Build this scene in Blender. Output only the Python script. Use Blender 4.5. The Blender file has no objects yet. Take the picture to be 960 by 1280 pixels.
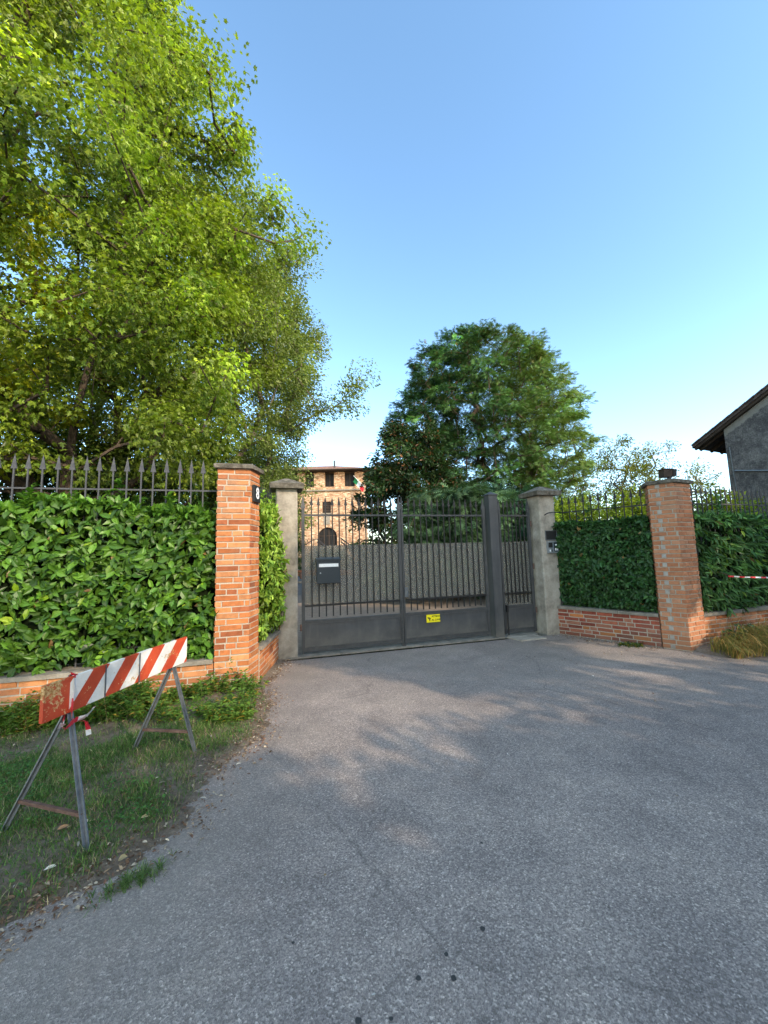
import bpy, math, random
import numpy as np
from mathutils import Vector, Matrix
random.seed(7); rng = np.random.default_rng(11)
scene = bpy.context.scene
COL = scene.collection
R = math.radians

# ------------------------------------------------------------------ materials
def new_mat(name):
    m = bpy.data.materials.new(name); m.use_nodes = True
    nt = m.node_tree; nt.nodes.clear()
    return m, nt
def N(nt, typ, **kw):
    n = nt.nodes.new(typ)
    for k, v in kw.items():
        if k.startswith('i_'):
            n.inputs[k[2:].replace('_', ' ')].default_value = v
        else: setattr(n, k, v)
    return n
def L(nt, a, b): nt.links.new(a, b)
def ramp(nt, fac, stops):
    r = N(nt, 'ShaderNodeValToRGB')
    e = r.color_ramp.elements
    while len(e) < len(stops): e.new(0.5)
    for i, (p, c) in enumerate(stops):
        e[i].position = p
        e[i].color = (*c, 1) if len(c) == 3 else c
    L(nt, fac, r.inputs['Fac']); return r
def coords(nt, kind='Object'):
    return N(nt, 'ShaderNodeTexCoord').outputs[kind]
def noise(nt, vec, scale, detail=4, rough=.6):
    n = N(nt, 'ShaderNodeTexNoise'); n.inputs['Scale'].default_value = scale
    n.inputs['Detail'].default_value = detail; n.inputs['Roughness'].default_value = rough
    L(nt, vec, n.inputs['Vector']); return n
def mixc(nt, fac, a, b, mode='MIX'):
    m = N(nt, 'ShaderNodeMix', data_type='RGBA', blend_type=mode)
    if isinstance(fac, (int, float)): m.inputs['Factor'].default_value = fac
    else: L(nt, fac, m.inputs['Factor'])
    for s, v in (('A', a), ('B', b)):
        i = [q for q in m.inputs if q.name == s and q.type == 'RGBA'][0]
        if isinstance(v, tuple): i.default_value = (*v, 1)
        else: L(nt, v, i)
    return [q for q in m.outputs if q.type == 'RGBA'][0]
def bsdf(nt, color, rough=.7, metal=0, bump=None, bs=.3, bd=.01, spec=.5):
    b = N(nt, 'ShaderNodeBsdfPrincipled'); o = N(nt, 'ShaderNodeOutputMaterial')
    if isinstance(color, tuple): b.inputs['Base Color'].default_value = (*color, 1)
    else: L(nt, color, b.inputs['Base Color'])
    if isinstance(rough, (int, float)): b.inputs['Roughness'].default_value = rough
    else: L(nt, rough, b.inputs['Roughness'])
    b.inputs['Metallic'].default_value = metal
    b.inputs['Specular IOR Level'].default_value = spec
    if bump is not None:
        bp = N(nt, 'ShaderNodeBump'); bp.inputs['Strength'].default_value = bs
        bp.inputs['Distance'].default_value = bd
        L(nt, bump, bp.inputs['Height']); L(nt, bp.outputs['Normal'], b.inputs['Normal'])
    L(nt, b.outputs[0], o.inputs[0]); return b, o
def attr(nt): return N(nt, 'ShaderNodeAttribute', attribute_name='Col').outputs['Color']

def mottled(name, c1, c2, scale=6, rough=.8, metal=0, bs=.3, c3=None, bd=.01, spec=.4):
    m, nt = new_mat(name); v = coords(nt)
    n = noise(nt, v, scale, 6, .65); n2 = noise(nt, v, scale * 9, 5, .7)
    c = ramp(nt, n.outputs['Fac'], [(.3, c1), (.7, c2)] if c3 is None else [(.3, c1), (.52, c2), (.68, c3)]).outputs[0]
    c = mixc(nt, .35, c, ramp(nt, n2.outputs['Fac'], [(.3, (.45,)*3), (.7, (1.,)*3)]).outputs[0], 'MULTIPLY')
    bsdf(nt, c, rough, metal, n2.outputs['Fac'], bs, bd, spec); return m
def leafmat(name, rough=.4, trans=.35, spec=.5, tint=(1.15, 1.25, .5)):
    m, nt = new_mat(name)
    c = attr(nt)
    b, o = bsdf(nt, c, rough, 0, spec=spec)
    t = N(nt, 'ShaderNodeBsdfTranslucent')
    L(nt, mixc(nt, 1, c, tint, 'MULTIPLY'), t.inputs[0])
    mx = N(nt, 'ShaderNodeMixShader'); mx.inputs[0].default_value = trans
    L(nt, b.outputs[0], mx.inputs[1]); L(nt, t.outputs[0], mx.inputs[2]); L(nt, mx.outputs[0], o.inputs[0])
    return m
def brickmat():
    m, nt = new_mat('fired_brick'); v = coords(nt)
    n = noise(nt, v, 14, 5, .7); n2 = noise(nt, v, 90, 4, .7); n3 = noise(nt, v, 2.2, 3, .5)
    c = mixc(nt, .8, attr(nt), ramp(nt, n.outputs['Fac'], [(.25, (.55, .5, .5)), (.55, (1, 1, 1)), (.8, (1.2, 1.15, 1.1))]).outputs[0], 'MULTIPLY')
    c = mixc(nt, ramp(nt, n3.outputs['Fac'], [(.54, (0, 0, 0)), (.72, (.5,)*3)]).outputs[0], c, (.24, .17, .125))
    zz = N(nt, 'ShaderNodeNewGeometry'); zs = N(nt, 'ShaderNodeSeparateXYZ'); L(nt, zz.outputs['Position'], zs.inputs[0])
    zr = N(nt, 'ShaderNodeMapRange'); zr.inputs['From Min'].default_value = .28; zr.inputs['From Max'].default_value = -.05; L(nt, zs.outputs['Z'], zr.inputs['Value'])
    zm = N(nt, 'ShaderNodeMath', operation='MULTIPLY'); L(nt, zr.outputs[0], zm.inputs[0]); L(nt, ramp(nt, n.outputs['Fac'], [(.35, (.1,)*3), (.65, (.85,)*3)]).outputs[0], zm.inputs[1])
    c = mixc(nt, zm.outputs[0], c, (.11, .085, .06))
    c = mixc(nt, ramp(nt, n2.outputs['Fac'], [(.62, (0, 0, 0)), (.72, (.5,)*3)]).outputs[0], c, (.42, .36, .30))
    bsdf(nt, c, .92, 0, n2.outputs['Fac'], .6, .006, .2); return m
def mortarmat():
    m, nt = new_mat('lime_mortar'); v = coords(nt); n = noise(nt, v, 60, 4, .7)
    bsdf(nt, ramp(nt, n.outputs['Fac'], [(.3, (.34, .285, .225)), (.7, (.49, .43, .35))]).outputs[0], .95, 0, n.outputs['Fac'], .6, .006, .2)
    return m
def asphaltmat():
    m, nt = new_mat('worn_asphalt'); v = coords(nt)
    vo = N(nt, 'ShaderNodeTexVoronoi'); vo.inputs['Scale'].default_value = 150; L(nt, v, vo.inputs['Vector'])
    vo2 = N(nt, 'ShaderNodeTexVoronoi'); vo2.inputs['Scale'].default_value = 330; L(nt, v, vo2.inputs['Vector'])
    sep = N(nt, 'ShaderNodeSeparateColor'); L(nt, vo.outputs['Color'], sep.inputs[0])
    sep2 = N(nt, 'ShaderNodeSeparateColor'); L(nt, vo2.outputs['Color'], sep2.inputs[0])
    base = ramp(nt, sep.outputs[0], [(0, (.085, .080, .078)), (.45, (.125, .12, .116)), (.75, (.155, .148, .142)), (.93, (.19, .182, .172)), (1, (.27, .26, .245))]).outputs[0]
    b2 = ramp(nt, sep2.outputs[1], [(0, (.55,)*3), (.5, (1,)*3), (.93, (1.15,)*3), (1, (1.5,)*3)]).outputs[0]
    c = mixc(nt, .8, base, b2, 'MULTIPLY')
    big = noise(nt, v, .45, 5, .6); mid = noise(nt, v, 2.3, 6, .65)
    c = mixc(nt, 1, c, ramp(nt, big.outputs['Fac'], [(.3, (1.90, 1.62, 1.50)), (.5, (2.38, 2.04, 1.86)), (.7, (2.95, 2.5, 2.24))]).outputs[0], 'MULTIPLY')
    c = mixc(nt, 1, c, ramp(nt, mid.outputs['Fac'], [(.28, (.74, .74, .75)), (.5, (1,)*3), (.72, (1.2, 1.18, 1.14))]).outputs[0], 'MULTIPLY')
    # dusty margins near the verge and the gate
    dust = noise(nt, v, 1.1, 6, .7)
    geo = N(nt, 'ShaderNodeSeparateXYZ'); L(nt, v, geo.inputs[0])
    mr = N(nt, 'ShaderNodeMapRange'); mr.inputs['From Min'].default_value = 3.4; mr.inputs['From Max'].default_value = 6.4
    L(nt, geo.outputs['Y'], mr.inputs['Value'])
    mx_ = N(nt, 'ShaderNodeMapRange'); mx_.inputs['From Min'].default_value = -.3; mx_.inputs['From Max'].default_value = -1.15
    L(nt, geo.outputs['X'], mx_.inputs['Value'])
    mxx = N(nt, 'ShaderNodeMath', operation='MAXIMUM'); L(nt, mr.outputs[0], mxx.inputs[0]); L(nt, mx_.outputs[0], mxx.inputs[1])
    ml = N(nt, 'ShaderNodeMath', operation='MULTIPLY'); L(nt, mxx.outputs[0], ml.inputs[0])
    L(nt, ramp(nt, dust.outputs['Fac'], [(.35, (.1,)*3), (.65, (.75,)*3)]).outputs[0], ml.inputs[1])
    c = mixc(nt, ml.outputs[0], c, (.24, .205, .17))
    # hairline cracks
    dn = noise(nt, v, 1.6, 5, .6); ad = N(nt, 'ShaderNodeVectorMath', operation='ADD')
    sc = N(nt, 'ShaderNodeVectorMath', operation='SCALE'); sc.inputs['Scale'].default_value = .35
    L(nt, dn.outputs['Color'], sc.inputs[0]); L(nt, v, ad.inputs[0]); L(nt, sc.outputs[0], ad.inputs[1])
    ve = N(nt, 'ShaderNodeTexVoronoi', feature='DISTANCE_TO_EDGE'); ve.inputs['Scale'].default_value = .38; L(nt, ad.outputs[0], ve.inputs['Vector'])
    cr = ramp(nt, ve.outputs['Distance'], [(0, (1,)*3), (.002, (.8,)*3), (.005, (0,)*3)]).outputs[0]
    crm = ramp(nt, noise(nt, v, .8, 3).outputs['Fac'], [(.46, (0,)*3), (.6, (.42,)*3)]).outputs[0]
    c = mixc(nt, mixc(nt, 1, cr, crm, 'MULTIPLY'), c, (.035, .034, .033))
    hb = N(nt, 'ShaderNodeMath', operation='ADD'); L(nt, vo.outputs['Distance'], hb.inputs[0]); L(nt, vo2.outputs['Distance'], hb.inputs[1])
    bsdf(nt, c, .85, 0, hb.outputs[0], .5, .006, .3); return m
def soilmat(name, stops, scale=3, bs=.8, bd=.03):
    m, nt = new_mat(name); v = coords(nt)
    n = noise(nt, v, scale, 8, .7); n2 = noise(nt, v, scale * 14, 6, .75)
    a = N(nt, 'ShaderNodeMath', operation='MULTIPLY_ADD'); a.inputs[1].default_value = .5
    s = N(nt, 'ShaderNodeMath', operation='MULTIPLY'); s.inputs[1].default_value = .5; L(nt, n.outputs['Fac'], s.inputs[0])
    L(nt, n2.outputs['Fac'], a.inputs[0]); L(nt, s.outputs[0], a.inputs[2])
    bsdf(nt, ramp(nt, a.outputs[0], stops).outputs[0], .95, 0, n2.outputs['Fac'], bs, bd, .15); return m
def housebrick():
    m, nt = new_mat('old_pale_brickwork'); v = coords(nt)
    n = noise(nt, v, .9, 7, .7); n2 = noise(nt, v, 5.5, 7, .8); vo = N(nt, 'ShaderNodeTexVoronoi'); vo.inputs['Scale'].default_value = 3.2
    mp = N(nt, 'ShaderNodeMapping'); mp.inputs['Scale'].default_value = (1, 1, 2.6); L(nt, v, mp.inputs[0]); L(nt, mp.outputs[0], vo.inputs['Vector'])
    s = N(nt, 'ShaderNodeSeparateColor'); L(nt, vo.outputs['Color'], s.inputs[0])
    c = ramp(nt, s.outputs[0], [(0, (.26, .15, .10)), (.4, (.40, .255, .165)), (.8, (.52, .38, .265)), (1, (.66, .55, .42))]).outputs[0]
    c = mixc(nt, .9, c, ramp(nt, n.outputs['Fac'], [(.3, (.75, .7, .65)), (.6, (1.08, 1.05, 1))]).outputs[0], 'MULTIPLY')
    c = mixc(nt, .6, c, ramp(nt, n2.outputs['Fac'], [(.35, (.6, .55, .5)), (.6, (1.1, 1.1, 1.1))]).outputs[0], 'MULTIPLY')
    bsdf(nt, c, .95, 0, n2.outputs['Fac'], .5, .05, .1); return m
def tilemat():
    m, nt = new_mat('clay_roof_tiles'); v = coords(nt)
    w = N(nt, 'ShaderNodeTexWave', bands_direction='X'); w.inputs['Scale'].default_value = 1.2; L(nt, v, w.inputs['Vector'])
    n = noise(nt, v, 2.5, 6, .7)
    c = ramp(nt, n.outputs['Fac'], [(.3, (.16, .08, .055)), (.7, (.38, .20, .13))]).outputs[0]
    bsdf(nt, c, .9, 0, w.outputs['Fac'], .8, .06, .2); return m
def gablemat():
    m, nt = new_mat('dark_stone_render'); v = coords(nt)  # dark grey wall tones with lighter patches
    n = noise(nt, v, 1.1, 8, .7); n2 = noise(nt, v, 7, 7, .8); n3 = noise(nt, v, 24, 5, .75)
    c = ramp(nt, n.outputs['Fac'], [(.32, (.06, .055, .056)), (.5, (.14, .13, .13)), (.7, (.34, .31, .29))]).outputs[0]
    c = mixc(nt, ramp(nt, n2.outputs['Fac'], [(.52, (0,)*3), (.64, (.7,)*3)]).outputs[0], c, (.30, .28, .26))
    c = mixc(nt, .7, c, ramp(nt, n3.outputs['Fac'], [(.35, (.3,)*3), (.6, (1.15,)*3)]).outputs[0], 'MULTIPLY')
    # pale band of bare render just under the roof
    at_ = N(nt, 'ShaderNodeAttribute', attribute_name='Col'); s = N(nt, 'ShaderNodeSeparateColor'); L(nt, at_.outputs['Color'], s.inputs[0])
    mm = N(nt, 'ShaderNodeMath', operation='MULTIPLY_ADD'); mm.inputs[1].default_value = .6; L(nt, n2.outputs['Fac'], mm.inputs[0]); L(nt, s.outputs[0], mm.inputs[2])
    c = mixc(nt, ramp(nt, mm.outputs[0], [(.95, (0,)*3), (1.12, (.85,)*3)]).outputs[0], c, (.30, .28, .25))
    bsdf(nt, c, .95, 0, n2.outputs['Fac'], .8, .05, .2); return m
def boardmat():
    m, nt = new_mat('striped_barrier_paint')
    uv = coords(nt, 'UV'); s = N(nt, 'ShaderNodeSeparateXYZ'); L(nt, uv, s.inputs[0])
    def mth(op, a, b=None, c=None):
        k = N(nt, 'ShaderNodeMath', operation=op)
        for i, q in enumerate((a, b, c)):
            if q is None: continue
            if isinstance(q, (int, float)): k.inputs[i].default_value = q
            else: L(nt, q, k.inputs[i])
        return k.outputs[0]
    t = mth('MULTIPLY_ADD', s.outputs['Y'], -.78, s.outputs['X'])
    f = mth('FRACT', mth('DIVIDE', mth('ADD', t, .105), .232))
    red = mth('LESS_THAN', f, .5)
    edge = mth('LESS_THAN', s.outputs['X'], .14)
    red = mth('MAXIMUM', red, edge)
    o = coords(nt)
    n = noise(nt, o, 12, 6, .7); n2 = noise(nt, o, 70, 5, .7); n3 = noise(nt, o, 5, 6, .75)
    cr = ramp(nt, n.outputs['Fac'], [(.3, (.42, .045, .018)), (.7, (.55, .085, .03))]).outputs[0]
    cw = ramp(nt, n.outputs['Fac'], [(.3, (.62, .60, .55)), (.7, (.80, .79, .76))]).outputs[0]
    c = mixc(nt, red, cw, cr)
    rust = mth('ADD', mth('MULTIPLY', n3.outputs['Fac'], .7), mth('MULTIPLY', n2.outputs['Fac'], .3))
    nearend = N(nt, 'ShaderNodeMapRange'); nearend.inputs['From Min'].default_value = .28; nearend.inputs['From Max'].default_value = .0; L(nt, s.outputs['X'], nearend.inputs['Value'])
    rust = mth('MULTIPLY_ADD', nearend.outputs[0], .055, rust)
    c = mixc(nt, ramp(nt, rust, [(.575, (0,)*3), (.60, (1,)*3)]).outputs[0], c, ramp(nt, n2.outputs['Fac'], [(.35, (.12, .045, .015)), (.5, (.45, .24, .08)), (.7, (.70, .55, .32))]).outputs[0])
    c = mixc(nt, ramp(nt, n2.outputs['Fac'], [(.66, (0,)*3), (.7, (.8,)*3)]).outputs[0], c, (.25, .12, .06))
    bsdf(nt, c, .5, 0, n2.outputs['Fac'], .15, .002, .4); return m
def tapemat():
    m, nt = new_mat('red_white_plastic_tape')
    uv = coords(nt, 'UV'); s = N(nt, 'ShaderNodeSeparateXYZ'); L(nt, uv, s.inputs[0])
    f = N(nt, 'ShaderNodeMath', operation='FRACT'); d = N(nt, 'ShaderNodeMath', operation='DIVIDE'); d.inputs[1].default_value = .22
    L(nt, s.outputs['X'], d.inputs[0]); L(nt, d.outputs[0], f.inputs[0])
    l = N(nt, 'ShaderNodeMath', operation='LESS_THAN'); l.inputs[1].default_value = .5; L(nt, f.outputs[0], l.inputs[0])
    bsdf(nt, mixc(nt, l.outputs[0], (.78, .77, .76), (.62, .03, .05)), .35); return m
def screenmat():
    m, nt = new_mat('grey_translucent_screen'); v = coords(nt)
    n = noise(nt, v, 3, 6, .7)
    b, o = bsdf(nt, ramp(nt, n.outputs['Fac'], [(.3, (.25, .235, .21)), (.7, (.31, .29, .26))]).outputs[0], .5, 0)
    t = N(nt, 'ShaderNodeBsdfTransparent'); t.inputs[0].default_value = (.85, .82, .76, 1)
    mx = N(nt, 'ShaderNodeMixShader'); mx.inputs[0].default_value = .55
    L(nt, b.outputs[0], mx.inputs[1]); L(nt, t.outputs[0], mx.inputs[2]); L(nt, mx.outputs[0], o.inputs[0]); return m
def flat(name, c, rough=.5, metal=0):
    m, nt = new_mat(name); v = coords(nt); n = noise(nt, v, 40, 4, .6)
    cc = mixc(nt, .3, c, ramp(nt, n.outputs['Fac'], [(.3, (.7,)*3), (.7, (1.15,)*3)]).outputs[0], 'MULTIPLY')
    bsdf(nt, cc, rough, metal, n.outputs['Fac'], .08, .003); return m
def sheetmat():
    m, nt = new_mat('dusty_painted_sheet_steel'); v = coords(nt)
    mp = N(nt, 'ShaderNodeMapping'); mp.inputs['Scale'].default_value = (14, 14, 1.3); L(nt, v, mp.inputs[0])
    st = noise(nt, mp.outputs[0], 1, 5, .7); n = noise(nt, v, 3, 6, .7); n2 = noise(nt, v, 60, 4, .7)
    c = ramp(nt, n.outputs['Fac'], [(.3, (.045, .046, .050)), (.7, (.075, .076, .080))]).outputs[0]
    c = mixc(nt, ramp(nt, st.outputs['Fac'], [(.5, (0,)*3), (.75, (.5,)*3)]).outputs[0], c, (.13, .125, .115))
    xyz = N(nt, 'ShaderNodeSeparateXYZ'); g = N(nt, 'ShaderNodeNewGeometry'); L(nt, g.outputs['Position'], xyz.inputs[0])
    mr = N(nt, 'ShaderNodeMapRange'); mr.inputs['From Min'].default_value = .38; mr.inputs['From Max'].default_value = .05; L(nt, xyz.outputs['Z'], mr.inputs['Value'])
    ml = N(nt, 'ShaderNodeMath', operation='MULTIPLY'); L(nt, mr.outputs[0], ml.inputs[0]); L(nt, ramp(nt, n.outputs['Fac'], [(.3, (.2,)*3), (.7, (.8,)*3)]).outputs[0], ml.inputs[1])
    c = mixc(nt, ml.outputs[0], c, (.17, .155, .13))
    c = mixc(nt, ramp(nt, n2.outputs['Fac'], [(.68, (0,)*3), (.72, (.6,)*3)]).outputs[0], c, (.14, .075, .045))
    bsdf(nt, c, ramp(nt, st.outputs['Fac'], [(.3, (.38,)*3), (.7, (.65,)*3)]).outputs[0], .1, n2.outputs['Fac'], .08, .004); return m
def glassmat():
    m, nt = new_mat('dark_window_glass'); v = coords(nt); n = noise(nt, v, 1.5)
    bsdf(nt, ramp(nt, n.outputs['Fac'], [(.3, (.008, .007, .007)), (.7, (.02, .018, .018))]).outputs[0], .6, 0, spec=.2); return m

M = dict(
    brick=brickmat(), mortar=mortarmat(), asphalt=asphaltmat(), house=housebrick(), tile=tilemat(), gable=gablemat(),
    board=boardmat(), tape=tapemat(), screen=screenmat(), glass=glassmat(),
    cap=mottled('mossy_stone_cap', (.07, .06, .045), (.19, .165, .13), 12, .95, bs=1, c3=(.32, .29, .24), bd=.02),
    coping=mottled('pale_stone_coping', (.16, .14, .11), (.34, .30, .25), 7, .95, bs=.6),
    concrete=mottled('stained_concrete', (.20, .17, .135), (.40, .35, .285), 3.2, .95, bs=.5, c3=(.50, .44, .37)),
    iron=mottled('dark_grey_iron_paint', (.014, .014, .015), (.03, .028, .027), 8, .5, .1, .08),
    ironlite=mottled('weathered_grey_iron_paint', (.05, .05, .052), (.085, .084, .083), 8, .55, .1, .08),
    bar=mottled('black_iron_paint', (.014, .014, .016), (.03, .03, .032), 12, .55, .1, .1),
    spear=mottled('faded_grey_iron_paint', (.045, .045, .05), (.085, .085, .09), 12, .6, .1, .1),
    sheet=sheetmat(),
    steel=mottled('galvanised_steel', (.13, .14, .15), (.24, .25, .26), 25, .5, .6, .15),
    rust=mottled('rusty_steel', (.10, .05, .035), (.22, .13, .10), 25, .8, .2, .4),
    mailbox=flat('anthracite_mailbox_paint', (.035, .045, .055), .35, .2),
    white=flat('white_label', (.80, .80, .80), .5), yellow=flat('yellow_sign_plastic', (.85, .72, .01), .45),
    black=flat('black_print', (.012, .012, .012), .5), alu=flat('brushed_aluminium', (.42, .46, .50), .35, .7),
    red=flat('red_cloth', (.62, .02, .03), .8), green=flat('green_cloth', (.02, .22, .07), .8), whitecloth=flat('white_cloth', (.75, .73, .70), .8),
    bark=mottled('brown_bark', (.05, .033, .022), (.14, .10, .07), 7, .95, bs=1, bd=.03),
    barklite=mottled('pale_bark', (.12, .095, .07), (.26, .21, .16), 7, .95, bs=1, bd=.03),
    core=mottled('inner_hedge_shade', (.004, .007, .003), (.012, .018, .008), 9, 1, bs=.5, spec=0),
    oldtile=mottled('grey_weathered_tiles', (.06, .045, .042), (.17, .13, .12), 4, .9, bs=.5),
    stain=mottled('faded_gum_spot', (.035, .033, .032), (.07, .066, .062), 60, .8),
    wood=mottled('dark_old_timber', (.035, .024, .018), (.08, .055, .04), 5, .9, bs=.4),
    plaster=mottled('brown_plaster', (.10, .07, .06), (.16, .12, .10), 2, .9, bs=.3),
    gravel=soilmat('pinkish_gravel', [(.3, (.16, .115, .085)), (.5, (.28, .21, .16)), (.7, (.42, .33, .27))], 6, .8, .02),
    court=soilmat('courtyard_paving', [(.3, (.05, .05, .052)), (.7, (.10, .10, .10))], 1.5, .3, .01),
    soil=soilmat('verge_soil', [(.36, (.11, .082, .058)), (.5, (.20, .155, .115)), (.66, (.32, .26, .20))], 2.2, 1, .03),
    field=soilmat('rough_grassland', [(.35, (.03, .045, .015)), (.6, (.07, .09, .03))], .7, .6, .05),
    laurel=leafmat('laurel_leaf', .42, .25, .35), tree=leafmat('tree_leaf', .42, .42, .4, (1.25, 1.3, .4)),
    needle=leafmat('conifer_needles', .6, .22, .25, (1, 1.1, .6)), grass=leafmat('grass_blade', .55, .35, .3), dry=leafmat('dry_leaf', .8, .25, .15, (1.1, 1, .8)),
)

# ------------------------------------------------------------------ object helpers
def tag(o, label=None, cat=None, group=None, kind=None):
    if label: o['label'] = label
    if cat: o['category'] = cat
    if group: o['group'] = group
    if kind: o['kind'] = kind
    return o
def root_loc(p):
    v = Vector((0, 0, 0))
    while p is not None: v += p.location; p = p.parent
    return v
def thing(name, label, cat, loc=(0, 0, 0), group=None):
    o = bpy.data.objects.new(name, None); COL.objects.link(o); o.location = loc; o.empty_display_size = .1
    return tag(o, label, cat, group)
def link(name, me, mat, parent=None):
    if mat is not None: me.materials.append(mat)
    o = bpy.data.objects.new(name, me); COL.objects.link(o)
    if parent is not None: o.parent = parent
    return o
class MB:
    def __init__(s): s.v = []; s.f = []; s.c = []; s.uv = []; s.sm = []
    def add(s, vs, fs, col=(1, 1, 1), uvs=None, smooth=False):
        b = len(s.v); s.v += [tuple(q) for q in vs]
        for k, f in enumerate(fs):
            s.f.append(tuple(i + b for i in f)); s.c.append(col); s.sm.append(smooth)
            s.uv.append(uvs[k] if uvs else [(0, 0)] * len(f))
    def frame(s, o, u, v, w, col=(1, 1, 1)):      # box from corner o with edge vectors
        o, u, v, w = Vector(o), Vector(u), Vector(v), Vector(w)
        P = [o, o + u, o + u + v, o + v, o + w, o + u + w, o + u + v + w, o + v + w]
        F = [(0, 3, 2, 1), (4, 5, 6, 7), (0, 1, 5, 4), (1, 2, 6, 5), (2, 3, 7, 6), (3, 0, 4, 7)]
        if u.cross(v).dot(w) < 0: F = [f[::-1] for f in F]
        s.add(P, F, col)
    def box(s, a, b, col=(1, 1, 1)):
        s.frame(a, (b[0]-a[0], 0, 0), (0, b[1]-a[1], 0), (0, 0, b[2]-a[2]), col)
    def prism(s, poly, z0, z1, col=(1, 1, 1), top=None):
        n = len(poly); tp = top or poly
        s.add([(x, y, z0) for x, y in poly] + [(x, y, z1) for x, y in tp],
              [tuple(range(n))[::-1], tuple(range(n, 2*n))] + [(i, (i+1) % n, n+(i+1) % n, n+i) for i in range(n)], col)
    def tube(s, pts, rad, n=6, col=(1, 1, 1), smooth=True, caps=True):
        pts = [Vector(p) for p in pts]
        if isinstance(rad, (int, float)): rad = [rad] * len(pts)
        rings = []; prev = None
        for i, p in enumerate(pts):
            d = (pts[min(i+1, len(pts)-1)] - pts[max(i-1, 0)]).normalized()
            a = Vector((0, 0, 1)) if abs(d.z) < .9 else Vector((1, 0, 0))
            if prev is not None: a = prev
            x = (a - d * a.dot(d)).normalized(); y = d.cross(x); prev = x
            rings += [p + (x * math.cos(t) + y * math.sin(t)) * rad[i] for t in [2*math.pi*k/n + math.pi/n for k in range(n)]]
        F = [(i*n+k, i*n+(k+1) % n, (i+1)*n+(k+1) % n, (i+1)*n+k) for i in range(len(pts)-1) for k in range(n)]
        s.add(rings, F, col, smooth=smooth and n > 4)
        if caps: s.add(rings[:n], [tuple(range(n))[::-1]], col); s.add(rings[-n:], [tuple(range(n))], col)
    def bar(s, a, b, w, h=None, side=None, col=(1, 1, 1)):   # rectangular bar
        a, b = Vector(a), Vector(b); h = h or w; d = (b-a).normalized()
        up = Vector(side) if side is not None else (Vector((0, 0, 1)) if abs(d.z) < .9 else Vector((1, 0, 0)))
        x = d.cross(up).normalized(); y = x.cross(d)
        s.frame(a - x*w/2 - y*h/2, x*w, y*h, b-a, col)
    def ball(s, c, r, n=8, m=6, col=(1, 1, 1), sc=(1, 1, 1)):
        V = []; 
        for j in range(m+1):
            t = math.pi*j/m
            for k in range(n):
                p = 2*math.pi*k/n
                V.append((c[0]+r*sc[0]*math.sin(t)*math.cos(p), c[1]+r*sc[1]*math.sin(t)*math.sin(p), c[2]+r*sc[2]*math.cos(t)))
        s.add(V, [(j*n+k, (j+1)*n+k, (j+1)*n+(k+1) % n, j*n+(k+1) % n) for j in range(m) for k in range(n)], col, smooth=True)
    def build(s, name, mat, parent=None, local=False):
        me = bpy.data.meshes.new(name)
        off = Vector((0, 0, 0)) if local else root_loc(parent)
        me.from_pydata([tuple(Vector(q) - off) for q in s.v], [], s.f)
        ca = me.color_attributes.new('Col', 'FLOAT_COLOR', 'CORNER')
        cc = [x for f, c in zip(s.f, s.c) for _ in f for x in (*c, 1)]
        ca.data.foreach_set('color', cc)
        uvl = me.uv_layers.new(name='UVMap')
        uvl.data.foreach_set('uv', [x for u in s.uv for q in u for x in q])
        me.polygons.foreach_set('use_smooth', s.sm)
        me.update()
        return link(name, me, mat, parent)

def bulk_mesh(name, V, faces, C, mat, parent=None, smooth=False):
    """V (n,3); faces: list of (array m x k); C (n,3) colour per vertex"""
    V = V - np.array(root_loc(parent))
    me = bpy.data.meshes.new(name)
    me.vertices.add(len(V)); me.vertices.foreach_set('co', V.astype(np.float32).ravel())
    li = np.concatenate([f.ravel() for f in faces]); lt = np.concatenate([np.full(len(f), f.shape[1]) for f in faces])
    me.loops.add(len(li)); me.loops.foreach_set('vertex_index', li.astype(np.int32))
    me.polygons.add(len(lt)); ls = np.concatenate([[0], np.cumsum(lt)[:-1]])
    me.polygons.foreach_set('loop_start', ls.astype(np.int32)); me.polygons.foreach_set('loop_total', lt.astype(np.int32))
    me.polygons.foreach_set('use_smooth', np.full(len(lt), smooth))
    ca = me.color_attributes.new('Col', 'FLOAT_COLOR', 'POINT')
    ca.data.foreach_set('color', np.concatenate([C, np.ones((len(C), 1))], 1).astype(np.float32).ravel())
    me.update(calc_edges=True)
    return link(name, me, mat, parent)

OVAL = (np.array([(0, 0, 0), (.5, 0, -.03), (1, 0, -.16), (.22, -.42, .08), (.62, -.46, .06), (.22, .42, .08), (.62, .46, .06)]),
        [(0, 1, 2, 4, 3), (0, 5, 6, 2, 1)])
SMALL = (np.array([(0, 0, 0), (1, 0, -.12), (.42, -.5, .1), (.42, .5, .1)]), [(0, 1, 2), (0, 3, 1)])
MAPLE = (np.array([(0, 0, 0), (1, 0, -.18), (.08, -.42, .05), (.30, -.26, .05), (.52, -.58, .0), (.62, -.2, .04),
                   (.08, .42, .05), (.30, .26, .05), (.52, .58, .0), (.62, .2, .04)]), [(0, 1, 5, 4, 3, 2), (0, 6, 7, 8, 9, 1)])
BLADE = (np.array([(0, -.5, 0), (0, .5, 0), (.55, -.38, .06), (.55, .38, .06), (1, 0, -.12)]), [(0, 1, 3, 2), (2, 3, 4)])
def _spray():
    V = [(0, -.02, 0), (1, 0, -.12), (0, .02, 0)]; Fc = [(0, 1, 2)]
    for i in range(4):
        t = .10 + i*.20
        ln = .40*(1-t*.5)
        for s_ in (-1, 1):
            b = len(V); z = -.1*t*t
            V += [(t, 0, z), (t+.15, 0, z), (t+.16+ln*.55, s_*ln, z-.06 + .04*(i % 2))]
            Fc.append((b, b+1, b+2))
    return np.array(V), Fc
SPRAY = _spray()
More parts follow.
